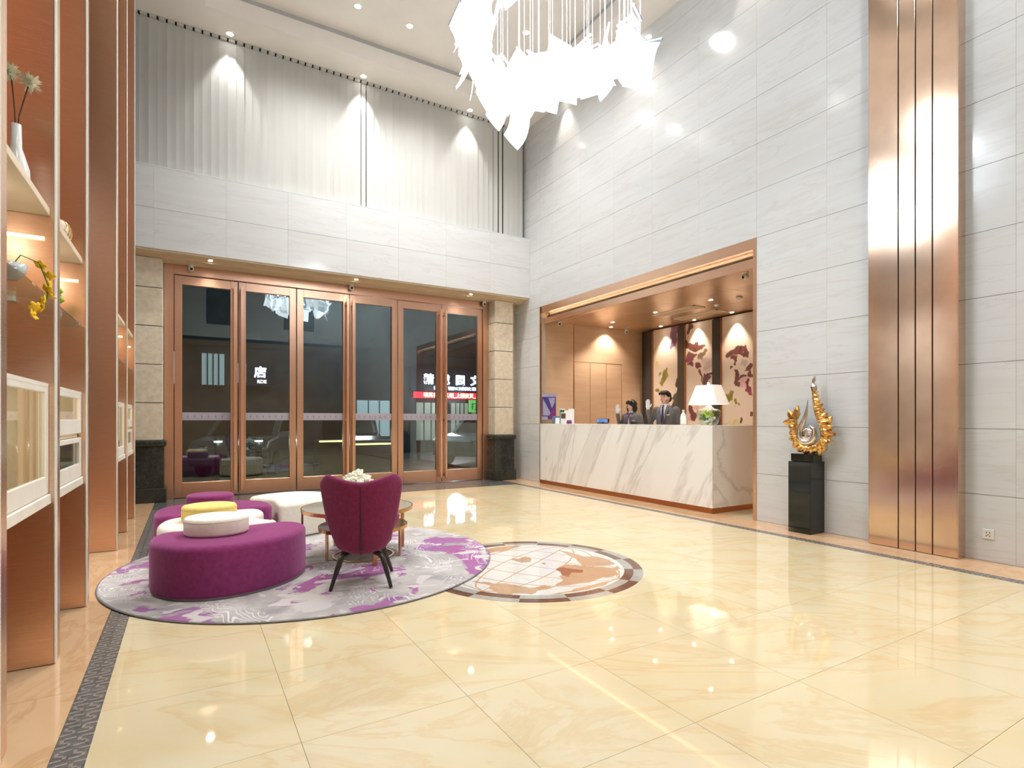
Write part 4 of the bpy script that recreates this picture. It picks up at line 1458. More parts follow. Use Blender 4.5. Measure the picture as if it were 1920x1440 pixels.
def back_pt(j, u, off):
    z, w, y = prof[j]
    a = abs(u)
    zz = z
    if j == len(prof) - 1:
        zz = z + .058 * min(1, a / .75) ** 1.5 - max(0, (a - .74) / .26) ** 2.2 * .075
    elif j == len(prof) - 2:
        zz = z + .02 * a ** 1.7 - max(0, (a - .8) / .2) ** 2 * .02
    elif j == 0:
        zz = z + .045 * a ** 3
    wrap = .17 * a ** 2.4 * (.6 + .4 * (z - .2) / .65)
    return (u * w * (1 - off * .1), y + wrap + off, zz)


outer = [[back_pt(j, -1 + 2 * i / NU, 0) for i in range(NU + 1)] for j in range(len(prof))]
inner = [[back_pt(j, (-1 + 2 * i / NU) * .97, .075) for i in range(NU + 1)] for j in range(len(prof))]
vs, fs = [], []
for r in outer + inner:
    vs += r
W = NU + 1
nr = len(prof)
for k, base in ((0, 0), (1, nr)):
    for j in range(nr - 1):
        for i in range(NU):
            q = ((base + j) * W + i, (base + j) * W + i + 1, (base + j + 1) * W + i + 1, (base + j + 1) * W + i)
            fs.append(q if k == 0 else q[::-1])
for i in range(NU):
    fs.append(((nr - 1) * W + i, (nr - 1) * W + i + 1, (2 * nr - 1) * W + i + 1, (2 * nr - 1) * W + i))
    fs.append((i + 1, i, nr * W + i, nr * W + i + 1))
for j in range(nr - 1):
    fs.append((j * W, (j + 1) * W, (nr + j + 1) * W, (nr + j) * W))
    fs.append(((j + 1) * W + NU, j * W + NU, (nr + j) * W + NU, (nr + j + 1) * W + NU))
bk = MB().add(vs, fs).obj('backrest', M_PURPLE2, ch, smooth=True)
ss = bk.modifiers.new('soft', 'SUBSURF')
ss.levels = ss.render_levels = 2
slit = MB().add([(-.005, 0, .74), (.005, 0, .74), (.009, 0, .24), (-.009, 0, .24)], [(0, 1, 2, 3)])
sl_pts = []
for q, (z, w, y) in enumerate(prof[:-1]):
    sl_pts.append((0, y - .0005, z))
MB().tube([(0, -.311, .77)] + [(0, y - .0015, z) for z, w, y in reversed(prof[:-1])], [.002, .004, .006, .008, .009, .009, .009, .009], 8, flat=(1, .5)).obj('back_slit', M_BLKPL, ch)
# seat bucket with arms
bo, bi = [], []
for j, (z, sx, sy) in enumerate(((.255, .125, .12), (.30, .175, .15), (.40, .235, .185), (.50, .305, .205))):
    ro, ri = [], []
    for i in range(25):
        th = math.radians(-112 + 224 * i / 24)
        top = 1 if j == 3 else 0
        zz = z + top * (.055 - .05 * (abs(th) / math.radians(112)) ** 2)
        ro.append((sx * math.sin(th), -.01 - sy * math.cos(th), zz))
        ri.append(((sx - .055) * math.sin(th), -.01 - (sy - .055) * math.cos(th), zz))
    bo.append(ro)
    bi.append(ri)
vs = [p for r in bo + bi for p in r]
fs = []
W2 = 25
for j in range(3):
    for i in range(24):
        fs.append((j * W2 + i, j * W2 + i + 1, (j + 1) * W2 + i + 1, (j + 1) * W2 + i))
        fs.append(((4 + j) * W2 + i + 1, (4 + j) * W2 + i, (5 + j) * W2 + i, (5 + j) * W2 + i + 1))
for i in range(24):
    fs.append((3 * W2 + i, 3 * W2 + i + 1, 7 * W2 + i + 1, 7 * W2 + i))
    fs.append((i + 1, i, 4 * W2 + i, 4 * W2 + i + 1))
for j in range(3):
    fs.append((j * W2, (j + 1) * W2, (5 + j) * W2, (4 + j) * W2))
    fs.append(((j + 1) * W2 + 24, j * W2 + 24, (4 + j) * W2 + 24, (5 + j) * W2 + 24))
ar = MB().add(vs, fs).obj('armrests', M_PURPLE2, ch, smooth=True)
ss = ar.modifiers.new('soft', 'SUBSURF')
ss.levels = ss.render_levels = 1
pl = [Vector((.205 * math.cos(a) * (1 if math.sin(a) < 0 else 1.1), .05 + .235 * math.sin(a), 0)) for a in [2 * PI * i / 40 for i in range(40)]]
smooth_by_angle(puff(pl, [(.10, .235), (.05, .255), (.01, .30), (0, .355), (.015, .38), (.04, .395), (.1, .40)]).obj('seat', M_PURPLE2, ch), 60)
for sx in (-1, 1):
    for sy, ty in ((-.235, -.13), (.228, .15)):
        lg = MB()
        lg.tube([(sx * .09, ty * .75, .236), (sx * .135, ty, .228), (sx * .155, ty + (sy - ty) * .15, .20), (sx * .217, sy, 0.0)], [.018, .021, .021, .0125], 10)
        lg.v = [(a_, b_, c_ + .006) for a_, b_, c_ in lg.v]
        lg.obj('leg', M_WENGE, ch, smooth=True)

# ---- nested coffee tables
def round_table(label, x, y, z, r, legs, ringz=.008):
    t = thing('coffee_table', label, 'coffee table', (x, y, ZR), 0, 'nested round coffee tables')
    MB().lathe([(r - .006, z - .03), (r, z - .028), (r, z + .002), (r - .006, z + .003), (r - .008, z - .001), (r - .008, z - .03)], 64, cap=False).obj('copper_rim', M_TABLECU, t)
    MB().lathe([(r - .008, z - .012), (r - .008, z)], 64).obj('glass_top', M_TABLEGL, t)
    for (lx, ly) in legs:
        a = math.atan2(ly, lx)
        o = B(-.008, .008, -.02, .02, 0, z - .028).obj('leg', M_TABLECU, t)
        o.location = (lx, ly, 0)
        o.rotation_euler = (0, 0, a)
    n = 40
    pts = [((r - .12) * math.cos(2 * PI * i / n), (r - .12) * math.sin(2 * PI * i / n)) for i in range(n)]
    mb = MB()
    mb.loft([[(px * s, py * s, zz) for px, py in pts] for s, zz in ((1, 0), (1, ringz), (.93, ringz), (.93, 0), (1, 0))], cap=False)
    if z < .4:
        mb.obj('floor_ring', M_TABLECU, t)
    return t


round_table('taller round coffee table with flowers behind the armchair', 1.36, 5.13, .452, .5, [(.02, -.47), (.47, .12), (-.47, .12), (-.1, .46)])
round_table('lower round coffee table nested under the flower table', 1.40, 5.09, .285, .40, [(.28, -.2), (-.34, -.05), (.1, .36)])
vz = thing('flower_vase', 'low glass vase of cream roses on the coffee table', 'vase', (1.36, 5.13, ZR + .457))
MB().lathe([(.001, .001), (.05, .002), (.055, .02), (.06, .13), (.056, .13), (.05, .02), (.001, .01)], 24).obj('glass_vase', M_JGLASS, vz, smooth=True)
rr = random.Random(5)
stems = MB()
for k in range(17):
    a = rr.uniform(0, 2 * PI)
    d = (k / 17) ** .5 * .115
    p = Vector((d * 1.1 * math.cos(2.4 * k), d * 1.1 * math.sin(2.4 * k), .295 - d * d * 7.0 + rr.uniform(-.012, .012)))
    stems.tube([(p.x * .25, p.y * .25, .02), (p.x * .5, p.y * .5, .15), tuple(p)], .003, 5)
    q = Euler((rr.uniform(-.5, .5) - p.y * 4, rr.uniform(-.5, .5) + p.x * 4, rr.uniform(0, 6)))
    rose = MB()
    rose.ell((0, 0, 0), (.024, .024, .026), 10, 6)
    for ring_, (rad, n_, zz, sz) in enumerate(((.016, 4, .012, .02), (.026, 5, .004, .024), (.034, 6, -.006, .026))):
        for i in range(n_):
            b_ = 2 * PI * i / n_ + ring_ * .5
            rose.ell((rad * math.cos(b_), rad * math.sin(b_), zz), (sz * .35, sz * .85, sz), 8, 6, (0, .35 + .25 * ring_, b_))
    o = rose.obj('rose', M_PETALW, vz, smooth=True)
    o.location = p
    o.rotation_euler = q
stems.obj('stems', M_LEAFG, vz)
leaf_cluster(26, .075, (0, 0, .19), (.09, .09, .05), 8).obj('leaves', M_LEAFG, vz)

# ================================================================== SCULPTURE ON THE BLACK PLINTH
pd = thing('display_plinth', 'tall glossy black plinth against the stone wall', 'plinth', (6.03, 3.67, 0))
B(-.135, .135, -.13, .13, 0, .80).obj('plinth_body', M_BLACKLAC, pd, bevel=.004)
B(-.12, .12, -.115, .115, .0, .006).obj('plinth_foot', M_BLKPL, pd)
sc = thing('sculpture', 'gold ruffled crescent sculpture around a silver swirl', 'sculpture', (6.03, 3.67, .801))
B(-.085, .085, -.13, .13, 0, .085).obj('block_base', M_BLACKLAC, sc, bevel=.003)
def sp_pt(x, y):
    return Vector((0, -(x - 460) * .00155, (735 - y) * .00143 + .075))
gp = [(352, 455, 40), (362, 520, 34), (368, 590, 32), (388, 650, 34), (430, 690, 36), (490, 700, 36), (550, 680, 38), (595, 635, 42), (612, 575, 46), (602, 510, 48), (578, 450, 42), (552, 390, 36), (538, 330, 30), (528, 280, 24), (522, 235, 20)]
ctrl = [(sp_pt(x, y), r * .0015) for x, y, r in gp]
path, rad = [], []
for i in range(len(ctrl) - 1):
    for k in range(7):
        t = k / 7
        path.append(ctrl[i][0].lerp(ctrl[i + 1][0], t))
        rad.append(ctrl[i][1] * (1 - t) + ctrl[i + 1][1] * t)
path.append(ctrl[-1][0])
rad.append(ctrl[-1][1])
rr = random.Random(12)
gm = MB()
cen = sp_pt(465, 560)
rings = []
for i, (p, r) in enumerate(zip(path, rad)):
    t = (path[min(i + 1, len(path) - 1)] - path[max(i - 1, 0)]).normalized()
    u = Vector((1, 0, 0))
    w = t.cross(u).normalized()
    if (p + w * .01 - cen).length < (p - cen).length:
        w = -w
    ruff = 1 + .38 * math.sin(i * 1.25) + rr.uniform(-.2, .25)
    rg = []
    for k in range(12):
        a = 2 * PI * k / 12
        outw = max(0, math.sin(a))
        rg.append(p + u * (r * .75 * math.cos(a) * (1 + rr.uniform(-.1, .1))) + w * (r * math.sin(a) * (1 + outw * (ruff - 1) * 1.1) * .95))
    rings.append(rg)
gm.loft(rings)
# pointed leaf flames at the open left end
for (x0, y0, x1, y1, r) in ((372, 450, 400, 342, 30), (355, 455, 318, 378, 30), (350, 480, 275, 478, 26), (368, 600, 322, 618, 20), (400, 660, 366, 676, 16), (605, 480, 650, 432, 24), (618, 560, 662, 562, 22), (560, 680, 600, 690, 16)):
    a, b_ = sp_pt(x0, y0), sp_pt(x1, y1)
    gm.tube([a, a.lerp(b_, .35) + Vector((.01, 0, 0)), a.lerp(b_, .7), b_], [r * .0015, r * .0017, r * .0011, .002], 8, flat=(.8, 1))
gm.obj('gold_crescent', M_GOLD, sc)
tip = MB()
tp = [(522, 236, 19), (518, 200, 20), (514, 170, 14), (520, 140, 13), (522, 118, 6)]
tip.tube([sp_pt(x, y) for x, y, r in tp], [r * .0015 * (1 + .25 * math.sin(i * 2.1)) for i, (x, y, r) in enumerate(tp)], 8)
tip.obj('silver_tip', M_SILVER, sc)
sw_ = [(472, 298, 2), (468, 350, 7), (460, 410, 12), (445, 460, 18), (425, 505, 24), (408, 555, 28), (412, 605, 30), (440, 640, 30), (480, 645, 29), (515, 615, 26), (528, 570, 22), (515, 525, 17), (485, 508, 12), (468, 525, 7)]
sv = MB().tube([sp_pt(x, y) for x, y, r in sw_], [r * .0015 for x, y, r in sw_], 14)
o = sv.obj('silver_swirl', M_SILVER, sc, smooth=True)
ss = o.modifiers.new('soft', 'SUBSURF')
ss.levels = ss.render_levels = 2
MB().ell(sp_pt(465, 580), (.03, .085, .085), 20, 12).obj('silver_core', M_SILVER, sc, smooth=True)

# ================================================================== DISPLAY SHELF OBJECTS
def pompon(par, c, r, m, seed, n=60):
    q = random.Random(seed)
    mb = MB()
    for _ in range(n):
        d = Vector((q.gauss(0, 1), q.gauss(0, 1), q.gauss(.25, 1))).normalized()
        e = d.cross(Vector((0, 0, 1)))
        e = e.normalized() if e.length > .01 else Vector((1, 0, 0))
        s = r * q.uniform(.8, 1.08)
        w = r * .13
        a = Vector(c)
        mb.add([a, a + d * s * .6 + e * w, a + d * s, a + d * s * .6 - e * w], [(0, 1, 2, 3)])
    mb.ell(c, (r * .45, r * .45, r * .4), 10, 6)
    return mb.obj('bloom', m, par)


va = thing('bottle_vase', 'slim white bottle vase with two cream flowers on the top display shelf', 'vase', (-.70, 3.42, 2.363))
MB().lathe([(.001, 0), (.042, .002), (.052, .03), (.05, .09), (.034, .15), (.022, .19), (.019, .30), (.014, .30), (.016, .19), (.001, .18)], 24).obj('vase_body', M_CERAM, va, smooth=True)
MB().tube([(0, 0, .2), (.01, -.0, .34), (.045, .0, .50)], .003, 6).obj('stem', M_TWIG, va)
MB().tube([(0, 0, .2), (-.005, 0, .36), (-.018, 0, .53)], .003, 6).obj('stem', M_TWIG, va)
pompon(va, (.05, 0, .51), .052, M_PETALW, 1, 90)
pompon(va, (-.018, 0, .54), .045, M_PETALW, 2, 80)

bw = thing('flower_bowl', 'pale blue-white bowl with a trailing yellow orchid on the glass shelf', 'flower bowl', (-.70, 3.28, 1.902))
MB().lathe([(.001, 0), (.035, .001), (.06, .03), (.07, .07), (.066, .07), (.055, .03), (.001, .01)], 24).obj('bowl', mat('celadon_glaze', L(206, 220, 226), .15), bw, smooth=True)
MB().tube([(0, 0, .04), (.04, .02, .12), (.10, .05, .10), (.13, .07, .0), (.125, .06, -.07), (.10, .0, -.12), (.09, -.05, -.16)], .003, 6).obj('branch', M_LEAFG, bw)
rr = random.Random(4)
for k, p in enumerate([(.10, .06, .09), (.13, .08, .05), (.135, .09, .01), (.125, .06, -.02), (.13, .1, -.04), (.12, .05, -.07), (.11, .02, -.09), (.115, .0, -.12), (.1, -.03, -.12), (.095, -.05, -.16)]):
    fl_ = MB()
    for i in range(5):
        a = 2 * PI * i / 5
        fl_.ell((.014 * math.cos(a), .014 * math.sin(a), .002), (.016, .011, .004), 8, 5, (0, -.4, a))
    fl_.ell((0, 0, .006), (.006, .006, .008), 6, 5)
    o = fl_.obj('orchid_flower', M_PETALY, bw, smooth=True)
    o.location = p
    o.rotation_euler = (rr.uniform(.4, 1.5), rr.uniform(.2, 1.0), rr.uniform(0, 6))
sb = thing('lattice_ball', 'cream lattice ball on the second top display shelf', 'ornament', (-.715, 4.42, 2.363))
MB().ell((0, 0, .085), (.075, .075, .085), 20, 14).obj('ball', M_CREAMBOARD, sb, smooth=True)
lt = MB()
for k in range(9):
    a = PI * k / 9
    lt.tube([(.078 * math.sin(t) * math.cos(a + t * .5), .078 * math.sin(t) * math.sin(a + t * .5), .085 + .087 * math.cos(t)) for t in [2 * PI * i / 32 for i in range(33)]], .003, 5)
lt.obj('lattice', M_GOLD, sb)
gv = thing('bud_vase', 'small vase of pale green blooms on the second glass shelf', 'vase', (-.715, 4.4, 1.902))
MB().lathe([(.001, 0), (.03, .001), (.035, .03), (.018, .07), (.02, .09), (.015, .09), (.001, .03)], 18).obj('vase_body', M_CERAM, gv, smooth=True)
for k, p in enumerate([(.02, 0, .12), (.0, .02, .155), (-.02, -.01, .13), (.015, -.02, .17)]):
    MB().ell(p, (.025, .025, .024), 10, 7, disp=lambda d: 1 + .15 * math.sin(9 * d.x + 8 * d.y + 6 * d.z)).obj('bloom', M_LIME, gv, smooth=True)
fr_ = thing('picture_book', 'tilted pale book inside the single-window display cabinet', 'book', (-.80, 3.02, .908))
o = B(-.09, .09, -.012, .012, 0, .22).obj('cover', mat('pale_cover', L(206, 216, 204), .4), fr_)
o.rotation_euler = (.5, 0, 0)
o.location = (0, .0, .012)
o = B(-.085, .085, -.008, .008, .008, .212).obj('pages', M_WHITE, fr_)
o.rotation_euler = (.5, 0, 0)
o.location = (0, -.004, .014)
cm = thing('white_figure', 'white ceramic figure on top of the single-window display cabinet', 'ornament', (-.735, 3.04, 1.457))
MB().lathe([(.001, 0), (.03, .001), (.034, .05), (.026, .1), (.03, .14), (.02, .17), (.001, .18)], 18).obj('figure_body', M_CERAM, cm, smooth=True)
MB().ell((0, 0, .195), (.022, .022, .024), 12, 8).obj('figure_head', M_CERAM, cm, smooth=True)

# ================================================================== CHANDELIER
CX, CY = 2.74, 3.90
chd = thing('chandelier', 'huge glowing chandelier of curled white glass leaves on fine wires', 'chandelier', (CX, CY, ZT))
def leaf_mat():
    m, nt, b = new_mat('glowing_glass_leaf')
    v = coords(nt, (1, 1, 1))
    n = noise(nt, v, 5, 3)
    b.inputs['Base Color'].default_value = (.22, .26, .30, 1)
    b.inputs['Roughness'].default_value = .15
    c = ramp(nt, [(.3, (.80, .90, 1.0)), (.7, (1, 1, 1))], n)
    nt.links.new(c, b.inputs['Emission Color'])
    oi = node(nt, 'ShaderNodeObjectInfo')
    pw = node(nt, 'ShaderNodeMath', operation='POWER')
    pw.inputs[1].default_value = .7
    nt.links.new(oi.outputs['Random'], pw.inputs[0])
    mr = node(nt, 'ShaderNodeMapRange')
    mr.inputs[3].default_value = .26
    mr.inputs[4].default_value = E_LEAF * 1.45
    nt.links.new(pw.outputs[0], mr.inputs[0])
    nt.links.new(mr.outputs[0], b.inputs['Emission Strength'])
    return m


M_GLEAF = leaf_mat()
M_WIRE = mat('steel_wire', L(236, 240, 246), .3, .3)
M_CLIP = mat('lavender_steel_clip', L(170, 174, 198), .35, .4)
leaf_me = []
for s_ in range(5):
    q = random.Random(40 + s_)
    w, h = .125 * q.uniform(.85, 1.15), .16 * q.uniform(.9, 1.2)
    cur, tw = q.uniform(.8, 2.0) * (1 if s_ % 2 else -1), q.uniform(-.35, .35)
    nx, nz = 7, 7
    vs = []
    for side in (0, 1):
        for j in range(nz):
            for i in range(nx):
                x, z = (i / (nx - 1) * 2 - 1) * w, (j / (nz - 1) * 2 - 1) * h
                y = cur * (z * z) * 1.6 + .35 * math.sin(z * 9 + s_) * .06 + .6 * x * x * (1 if s_ % 3 else -1)
                a = tw * z / h
                vs.append((x * math.cos(a) - y * math.sin(a), x * math.sin(a) + y * math.cos(a) + side * .004, z + .03 * x / w))
    fs = []
    for j in range(nz - 1):
        for i in range(nx - 1):
            a = j * nx + i
            fs.append((a, a + 1, a + nx + 1, a + nx))
            a += nx * nz
            fs.append((a + 1, a, a + nx, a + nx + 1))
    M_ = nx * nz
    for i in range(nx - 1):
        fs.append((i + 1, i, M_ + i, M_ + i + 1))
        t = (nz - 1) * nx + i
        fs.append((t, t + 1, M_ + t + 1, M_ + t))
    for j in range(nz - 1):
        fs.append((j * nx, (j + 1) * nx, M_ + (j + 1) * nx, M_ + j * nx))
        t = j * nx + nx - 1
        fs.append((t + nx, t, M_ + t, M_ + t + nx))
    vs += [(-w * 1.02, -.008, h + .0), (w * 1.02, -.008, h + .03), (w * 1.02, .012, h + .03), (-w * 1.02, .012, h), (-w * 1.02, -.008, h + .014), (w * 1.02, -.008, h + .044), (w * 1.02, .012, h + .044), (-w * 1.02, .012, h + .014)]
    y0 = cur * h * h * 1.6
    o8 = len(vs) - 8
    ca, sa = math.cos(tw), math.sin(tw)
    vs[o8:] = [(x * ca - (y + y0) * sa, x * sa + (y + y0) * ca, z) for x, y, z in vs[o8:]]
    nf = len(fs)
    fs += [tuple(i + o8 for i in f) for f in ((0, 3, 2, 1), (4, 5, 6, 7), (0, 1, 5, 4), (1, 2, 6, 5), (2, 3, 7, 6), (3, 0, 4, 7))]
    lm = MB().add(vs, fs).mesh('glass_leaf', M_GLEAF, smooth=True)
    lm.materials.append(M_CLIP)
    for p_ in lm.polygons[nf:]:
        p_.material_index = 1
        p_.use_smooth = False
    leaf_me.append(lm)
wire_me = MB().cyl((0, 0, 0), .0022, 1.0, 5).mesh('suspension_wire', M_WIRE)
q = random.Random(21)
# spiral: phase 0 = toward +X; heights read from the photograph and the door reflection
KEYS = [(-0.25, 4.72), (0.0, 4.52), (.12, 4.68), (.25, 4.66), (.34, 4.50), (.42, 4.46), (.5, 4.42), (.6, 4.68), (.7, 5.0), (.85, 5.25), (1.15, 5.45)]
def zk(t):
    for (a, za), (b_, zb) in zip(KEYS[:-1], KEYS[1:]):
        if a <= t <= b_:
            return za + (zb - za) * (t - a) / (b_ - a)
    return KEYS[-1][1]


for k in range(122):
    t = 0.015 + .86 * k / 121
    a = 2 * PI * t - .55
    R_ = .74 + q.uniform(-.13, .11)
    z = zk(t) + q.uniform(-.12, .12)
    if k % 6 == 2 and .29 < t < .36:
        z -= .26
    p = Vector((R_ * math.cos(a), R_ * math.sin(a), z - ZT))
    put('glass_leaf', leaf_me[k % 5], chd, p, (q.uniform(-.35, .35), q.uniform(-.35, .35), a + PI / 2 + q.uniform(-.7, .7)), (q.uniform(.8, 1.15),) * 3)
    if k % 5 < 4:
        top = p + Vector((q.uniform(-.03, .03), q.uniform(-.03, .03), .12))
        put('suspension_wire', wire_me, chd, top, None, (1, 1, -top.z - .02))
MB().lathe([(1.05, 0), (1.05, -.03), (.98, -.04), (.55, -.04), (.5, -.03), (.5, 0)], 64, cap=False).obj('ceiling_canopy', M_SILVER, chd)
for k in range(6):
    a = 2 * PI * k / 6 + .3
    t = ((a + .55) / (2 * PI)) % 1.0
    link_light('chandelier_lamp', 'POINT', (.45 * math.cos(a), .45 * math.sin(a), zk(t) - ZT + .05), E_CHAND, (.86, .94, 1.0), chd, shadow_soft_size=.12)

# ================================================================== DOWNLIGHTS
def downlight(label, x, y, z, energy, size, blend, col, aim=None, r=.07, grp='lobby ceiling downlights', soft=.05):
    t = thing('downlight', label, 'downlight', (x, y, z), 0, grp)
    MB().lathe([(r * .72, -.002), (r, -.002), (r * .98, -.009), (r * .72, -.012)], 24, cap=False).obj('trim_ring', M_WHITE, t)
    MB().lathe([(r * .71, -.007), (r * .71, -.001)], 20).obj('lens', M_LAMPON, t)
    l = link_light('spot', 'SPOT', (0, 0, -.02), energy, col, t, spot_size=size, spot_blend=blend, shadow_soft_size=soft)
    if aim:
        l.rotation_euler = Vector(aim).to_track_quat('-Z', 'Y').to_euler()
    return t


for x, w in ((.566, 'above the blinds nearest the copper piers'), (2.69, 'above the middle of the blinds'), (4.80, 'above the blinds near the stone wall corner')):
    downlight('recessed downlight in the ceiling edge ' + w, x, 9.78, ZS, E_SCALLOP, math.radians(62), .45, NEUT, (0, .05, -1))
for y, w in ((8.45, 'at the far corner of the stone wall'), (6.46, 'beside the chandelier wires'), (4.35, 'above the reception opening edge'), (2.2, 'above the copper pillar'), (.1, 'before the copper pillar')):
    downlight('recessed downlight along the stone wall ' + w, 6.02, y, ZS, E_SCALLOP * .6, math.radians(66), .5, WARM, (.05, 0, -1))
n = 0
for y in (8.62, 6.2, 1.6, -.6):  # rows after the first are unseen, added as general fill light
    for x in (1.42, 2.28, 3.13, 3.99) if y > 8 else (1.1, 4.6):
        n += 1
        nm = {1.42: 'first of the four in the raised ceiling before the blinds', 2.28: 'second of the four in the raised ceiling before the blinds', 3.13: 'third of the four in the raised ceiling before the blinds', 3.99: 'fourth of the four in the raised ceiling before the blinds'}
        lab = 'recessed downlight, ' + nm[x] if y > 8 else 'unseen fill downlight added in the raised ceiling, %s, %s side' % ({6.2: 'between chandelier and doors', 1.6: 'before the chandelier', -.6: 'over the camera'}[y], 'copper pier' if x < 2 else 'stone wall')
        downlight(lab, x, y, ZT, E_GRID * (.75 if y > 8 else 1.0 if y > 5 else 1.12), math.radians(135), 1.0, NEUT, None, soft=.12)
downlight('recessed downlight hanging behind the chandelier wires', 4.86, 7.78, ZT, E_GRID * .6, math.radians(135), 1.0, NEUT, None, soft=.12)
for x, y, w in ((.3, 9.99, 'copper pier end'), (2.6, 9.99, 'middle'), (4.9, 9.99, 'reception end')):
    downlight('small recessed downlight in the door recess, ' + w, x, y - .05, 3.80, 30, math.radians(140), .9, WARM, None, .045, 'door recess downlights')

# ================================================================== NIGHT STREET
M_PAVE = mat('night_paving', L(92, 94, 90), .35, c2=L(70, 72, 70), scale=3)
M_FACADE = mat('night_facade', L(60, 66, 70), .6, c2=L(44, 48, 52), scale=2)
M_SIGNBG = mat('sign_board_navy', L(30, 44, 60), .4)
M_LETTER = emis('lit_letter', (.9, .92, 1, 1), 5.0)
M_RED = emis('red_led', (1, .02, .05, 1), 1.3)
M_REDTXT = emis('red_led_text', (1, .75, .4, 1), 3.0)
M_SHOP = emis('shop_glow', (.62, .80, .85, 1), .16)
M_SHOP2 = emis('shop_glow_dim', (.5, .55, .45, 1), .07)
M_GREENS = emis('green_sign', (.18, .55, .16, 1), .5)
M_YLED = emis('yellow_led', (1, .78, .25, 1), 2.2)
M_CARW = mat('car_silver', L(170, 174, 174), .25, .4)
M_CARB = mat('car_black', L(16, 16, 18), .12, .2)
M_CGL = mat('car_glass', L(14, 18, 20), .05)
M_TYRE = mat('tyre', L(20, 20, 20), .7)
struct(B(-14, 30, 10.6, 40, -.3, -.12).obj('street_ground', M_PAVE), 'dark paved street outside the doors at night')
bd = thing('shop_building', 'dark shop building across the street with lit windows', 'building', (6, 22, 0))
B(-18, 22, .1, 2, -.12, 8).obj('facade', M_FACADE, bd)
for x0, x1, z0, z1, m_ in ((-7.4, -6.2, 2.5, 3.6, M_SHOP), (-5.6, -4.9, 2.5, 3.6, M_SHOP), (-4.6, -3.9, 2.6, 3.3, M_SHOP), (-.2, 1.6, .6, 2.05, M_SHOP), (2.3, 3.6, .4, 2.0, M_SHOP2), (3.9, 4.7, .4, 2.0, M_SHOP2), (4.9, 6.6, .3, 1.6, M_SHOP2), (-3.2, -1.2, .2, 2.0, M_SHOP2)):
    w_ = B(x0, x1, .02, .09, z0, z1).obj('shop_window', m_, bd)
    for q_ in range(1, 4):
        xx = x0 + (x1 - x0) * q_ / 4
        B(xx - .02, xx + .02, .0, .02, z0, z1).obj('window_bar', M_FACADE, w_)
s1 = thing('shop_sign', 'navy shop sign with white lit characters across the street', 'sign', (9.9, 21.95, 2.5))
B(-1.9, 2.2, .0, .12, 0, 1.0).obj('board', M_SIGNBG, s1)
RX = (PI / 2, 0, 0)
for i, c_ in enumerate('精诚图文'):
    text_mesh('letter', c_, .46, M_LETTER, s1, (-1.09 + i * .735, -.03, .47), RX, .01, 'CENTER', .012)
text_mesh('letter_line', '数码广告 设计VI 文件图文 装订', .155, M_LETTER, s1, (.2, -.03, .12), RX, .006, 'CENTER', .004)
s2 = thing('led_ticker', 'red running text display below the white shop sign', 'sign', (9.9, 21.9, 2.19))
B(-1.75, 2.2, .0, .12, 0, .26).obj('red_panel', M_RED, s2)
text_mesh('ticker_text', '喷英名片_条幅_上接应灵_cn老花', .215, M_REDTXT, s2, (.2, -.02, .12), RX, .004, 'CENTER', .003)
s3 = thing('print_sign', 'green shop sign reading print characters at the door edge', 'sign', (11.0, 21.9, 1.6))
B(-.3, .6, 0, .06, 0, .55).obj('green_panel', M_GREENS, s3)
text_mesh('sign_text', '打印', .34, M_BLKPL, s3, (.12, -.01, .24), RX, .004)
s4 = thing('store_sign', 'dark store sign with a white character behind the second door leaf', 'sign', (2.3, 21.85, 2.55))
B(-.5, .45, 0, .1, -.05, .75).obj('board', M_SIGNBG, s4)
text_mesh('letter', '店', .42, M_LETTER, s4, (-.05, -.02, .42), RX, .008, 'CENTER', .01)
text_mesh('letter_line', 'RDE', .17, M_LETTER, s4, (0, -.02, .10), RX, .006)
# red awning line and tube light
B(5.4, 8.1, 21.85, 22.0, 2.1, 2.3).obj('awning_band', M_RED).parent = bd
bd.children[-1].location = (-6, -22, 0)


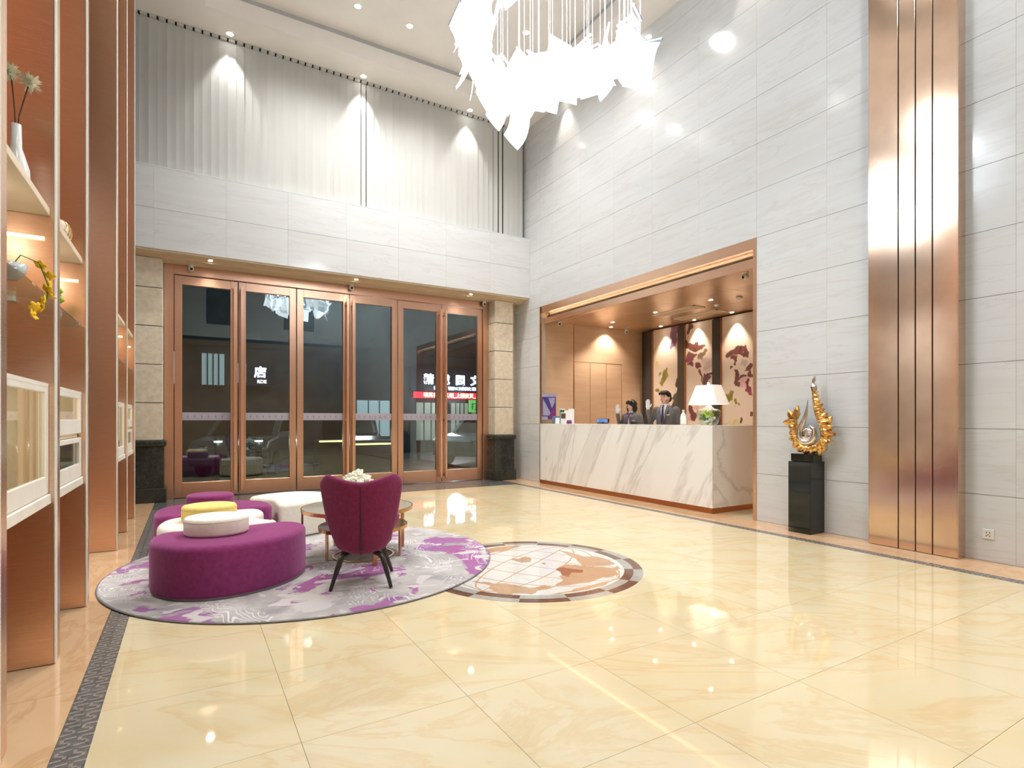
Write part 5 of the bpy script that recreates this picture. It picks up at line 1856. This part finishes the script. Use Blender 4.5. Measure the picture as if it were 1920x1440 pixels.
def car(label, x, y, rz, m_, s=1.0):
    t = thing('parked_car', label, 'car', (x, y, -.12), rz, 'parked cars outside')
    prof_ = [(-2.2, .45), (-2.25, .75), (-2.0, .9), (-1.1, .98), (-.45, 1.42), (.7, 1.45), (1.45, 1.02), (2.1, .95), (2.25, .7), (2.2, .3), (-2.15, .3)]
    body_ = MB()
    body_.loft([[(px, yy * (1 - .12 * max(0, pz - .95)), pz) for px, pz in prof_] for yy in (-.86, -.8 if False else -.84, .84, .86)])
    body_.obj('car_body', m_, t, bevel=.06, seg=2)
    gl_ = [(-1.0, 1.0), (-.42, 1.38), (.66, 1.40), (1.32, 1.03)]
    B_ = MB()
    for yy in (-.835, .835):
        B_.add([(px, yy + (.012 if yy > 0 else -.012), pz) for px, pz in gl_], [(0, 1, 2, 3)])
    B_.obj('side_glass', M_CGL, t)
    MB().add([(-1.12, -.7, 1.0), (-1.12, .7, 1.0), (-.5, .66, 1.40), (-.5, -.66, 1.40)], [(0, 1, 2, 3)]).obj('windscreen', M_CGL, t)
    for sx in (-1.4, 1.4):
        for sy in (-.8, .8):
            MB().lathe([(.2, -.1), (.32, -.1), (.33, 0), (.32, .1), (.2, .1)], 20).xf(Matrix.Translation((sx, sy, .33)) @ Matrix.Rotation(PI / 2, 4, 'X')).obj('wheel', M_TYRE, t)
    for sy in (-.6, .6):
        MB().ell((-2.2, sy, .72), (.06, .2, .08), 10, 6).obj('headlight', M_SILVER, t)
    return t


car('pale car parked outside behind the second and third door leaves', 1.55, 16.5, math.radians(70), M_CARW)
car('black car parked outside behind the fourth door leaf', 4.6, 18.6, math.radians(80), M_CARB)
car('silver car parked outside behind the last two door leaves', 8.6, 16.0, math.radians(35), M_CARW)
for x, y, w in ((.55, 13.4, 'behind the first door leaf'), (1.35, 13.4, 'behind the second door leaf'), (2.1, 13.6, 'behind the third door leaf')):
    t = thing('light_bollard', 'black street bollard with a glowing band ' + w, 'bollard', (x, y, -.12), 0, 'street bollards')
    MB().lathe([(.075, 0), (.075, .95), (.08, .96), (.08, .99), (.001, 1.0)], 20).obj('post', M_BLKPL, t)
    MB().lathe([(.081, .90), (.083, .905), (.083, .93), (.081, .935)], 20, cap=False).obj('glow_band', emis('bollard_glow' + w, (.8, .95, 1, 1), 2.0), t)
    link_light('bollard_lamp', 'POINT', (0, -.2, .9), 2.5, (.8, .95, 1), t, shadow_soft_size=.05)
pb = thing('street_planter', 'low street planter with a yellow glowing edge outside the third door leaf', 'planter', (3.6, 15.0, -.12))
B(-.7, 1.5, 0, .5, 0, .75).obj('planter_body', M_DKCOL, pb)
B(-.72, 1.52, -.03, .5, .75, .82).obj('planter_top', M_GREYPIPE, pb)
B(-.7, 1.5, -.015, 0, .70, .745).obj('glow_strip', M_YLED, pb)
pb2 = thing('street_counter', 'second street planter with a brighter yellow edge further along', 'planter', (3.05, 14.2, -.12))
B(-.25, .45, 0, .4, 0, .88).obj('planter_body', M_DKCOL, pb2)
B(-.25, .45, -.015, 0, .83, .87).obj('glow_strip', M_YLED, pb2)
link_light('street_fill_light', 'POINT', (5.5, 19, 6.0), 420, (.8, .9, 1), None, shadow_soft_size=.3)  # added point light without a fixture, lifts the dark street
link_light('shop_glow_lamp', 'POINT', (9.5, 20.6, 2.2), 60, (.85, .88, 1), None, shadow_soft_size=.4)
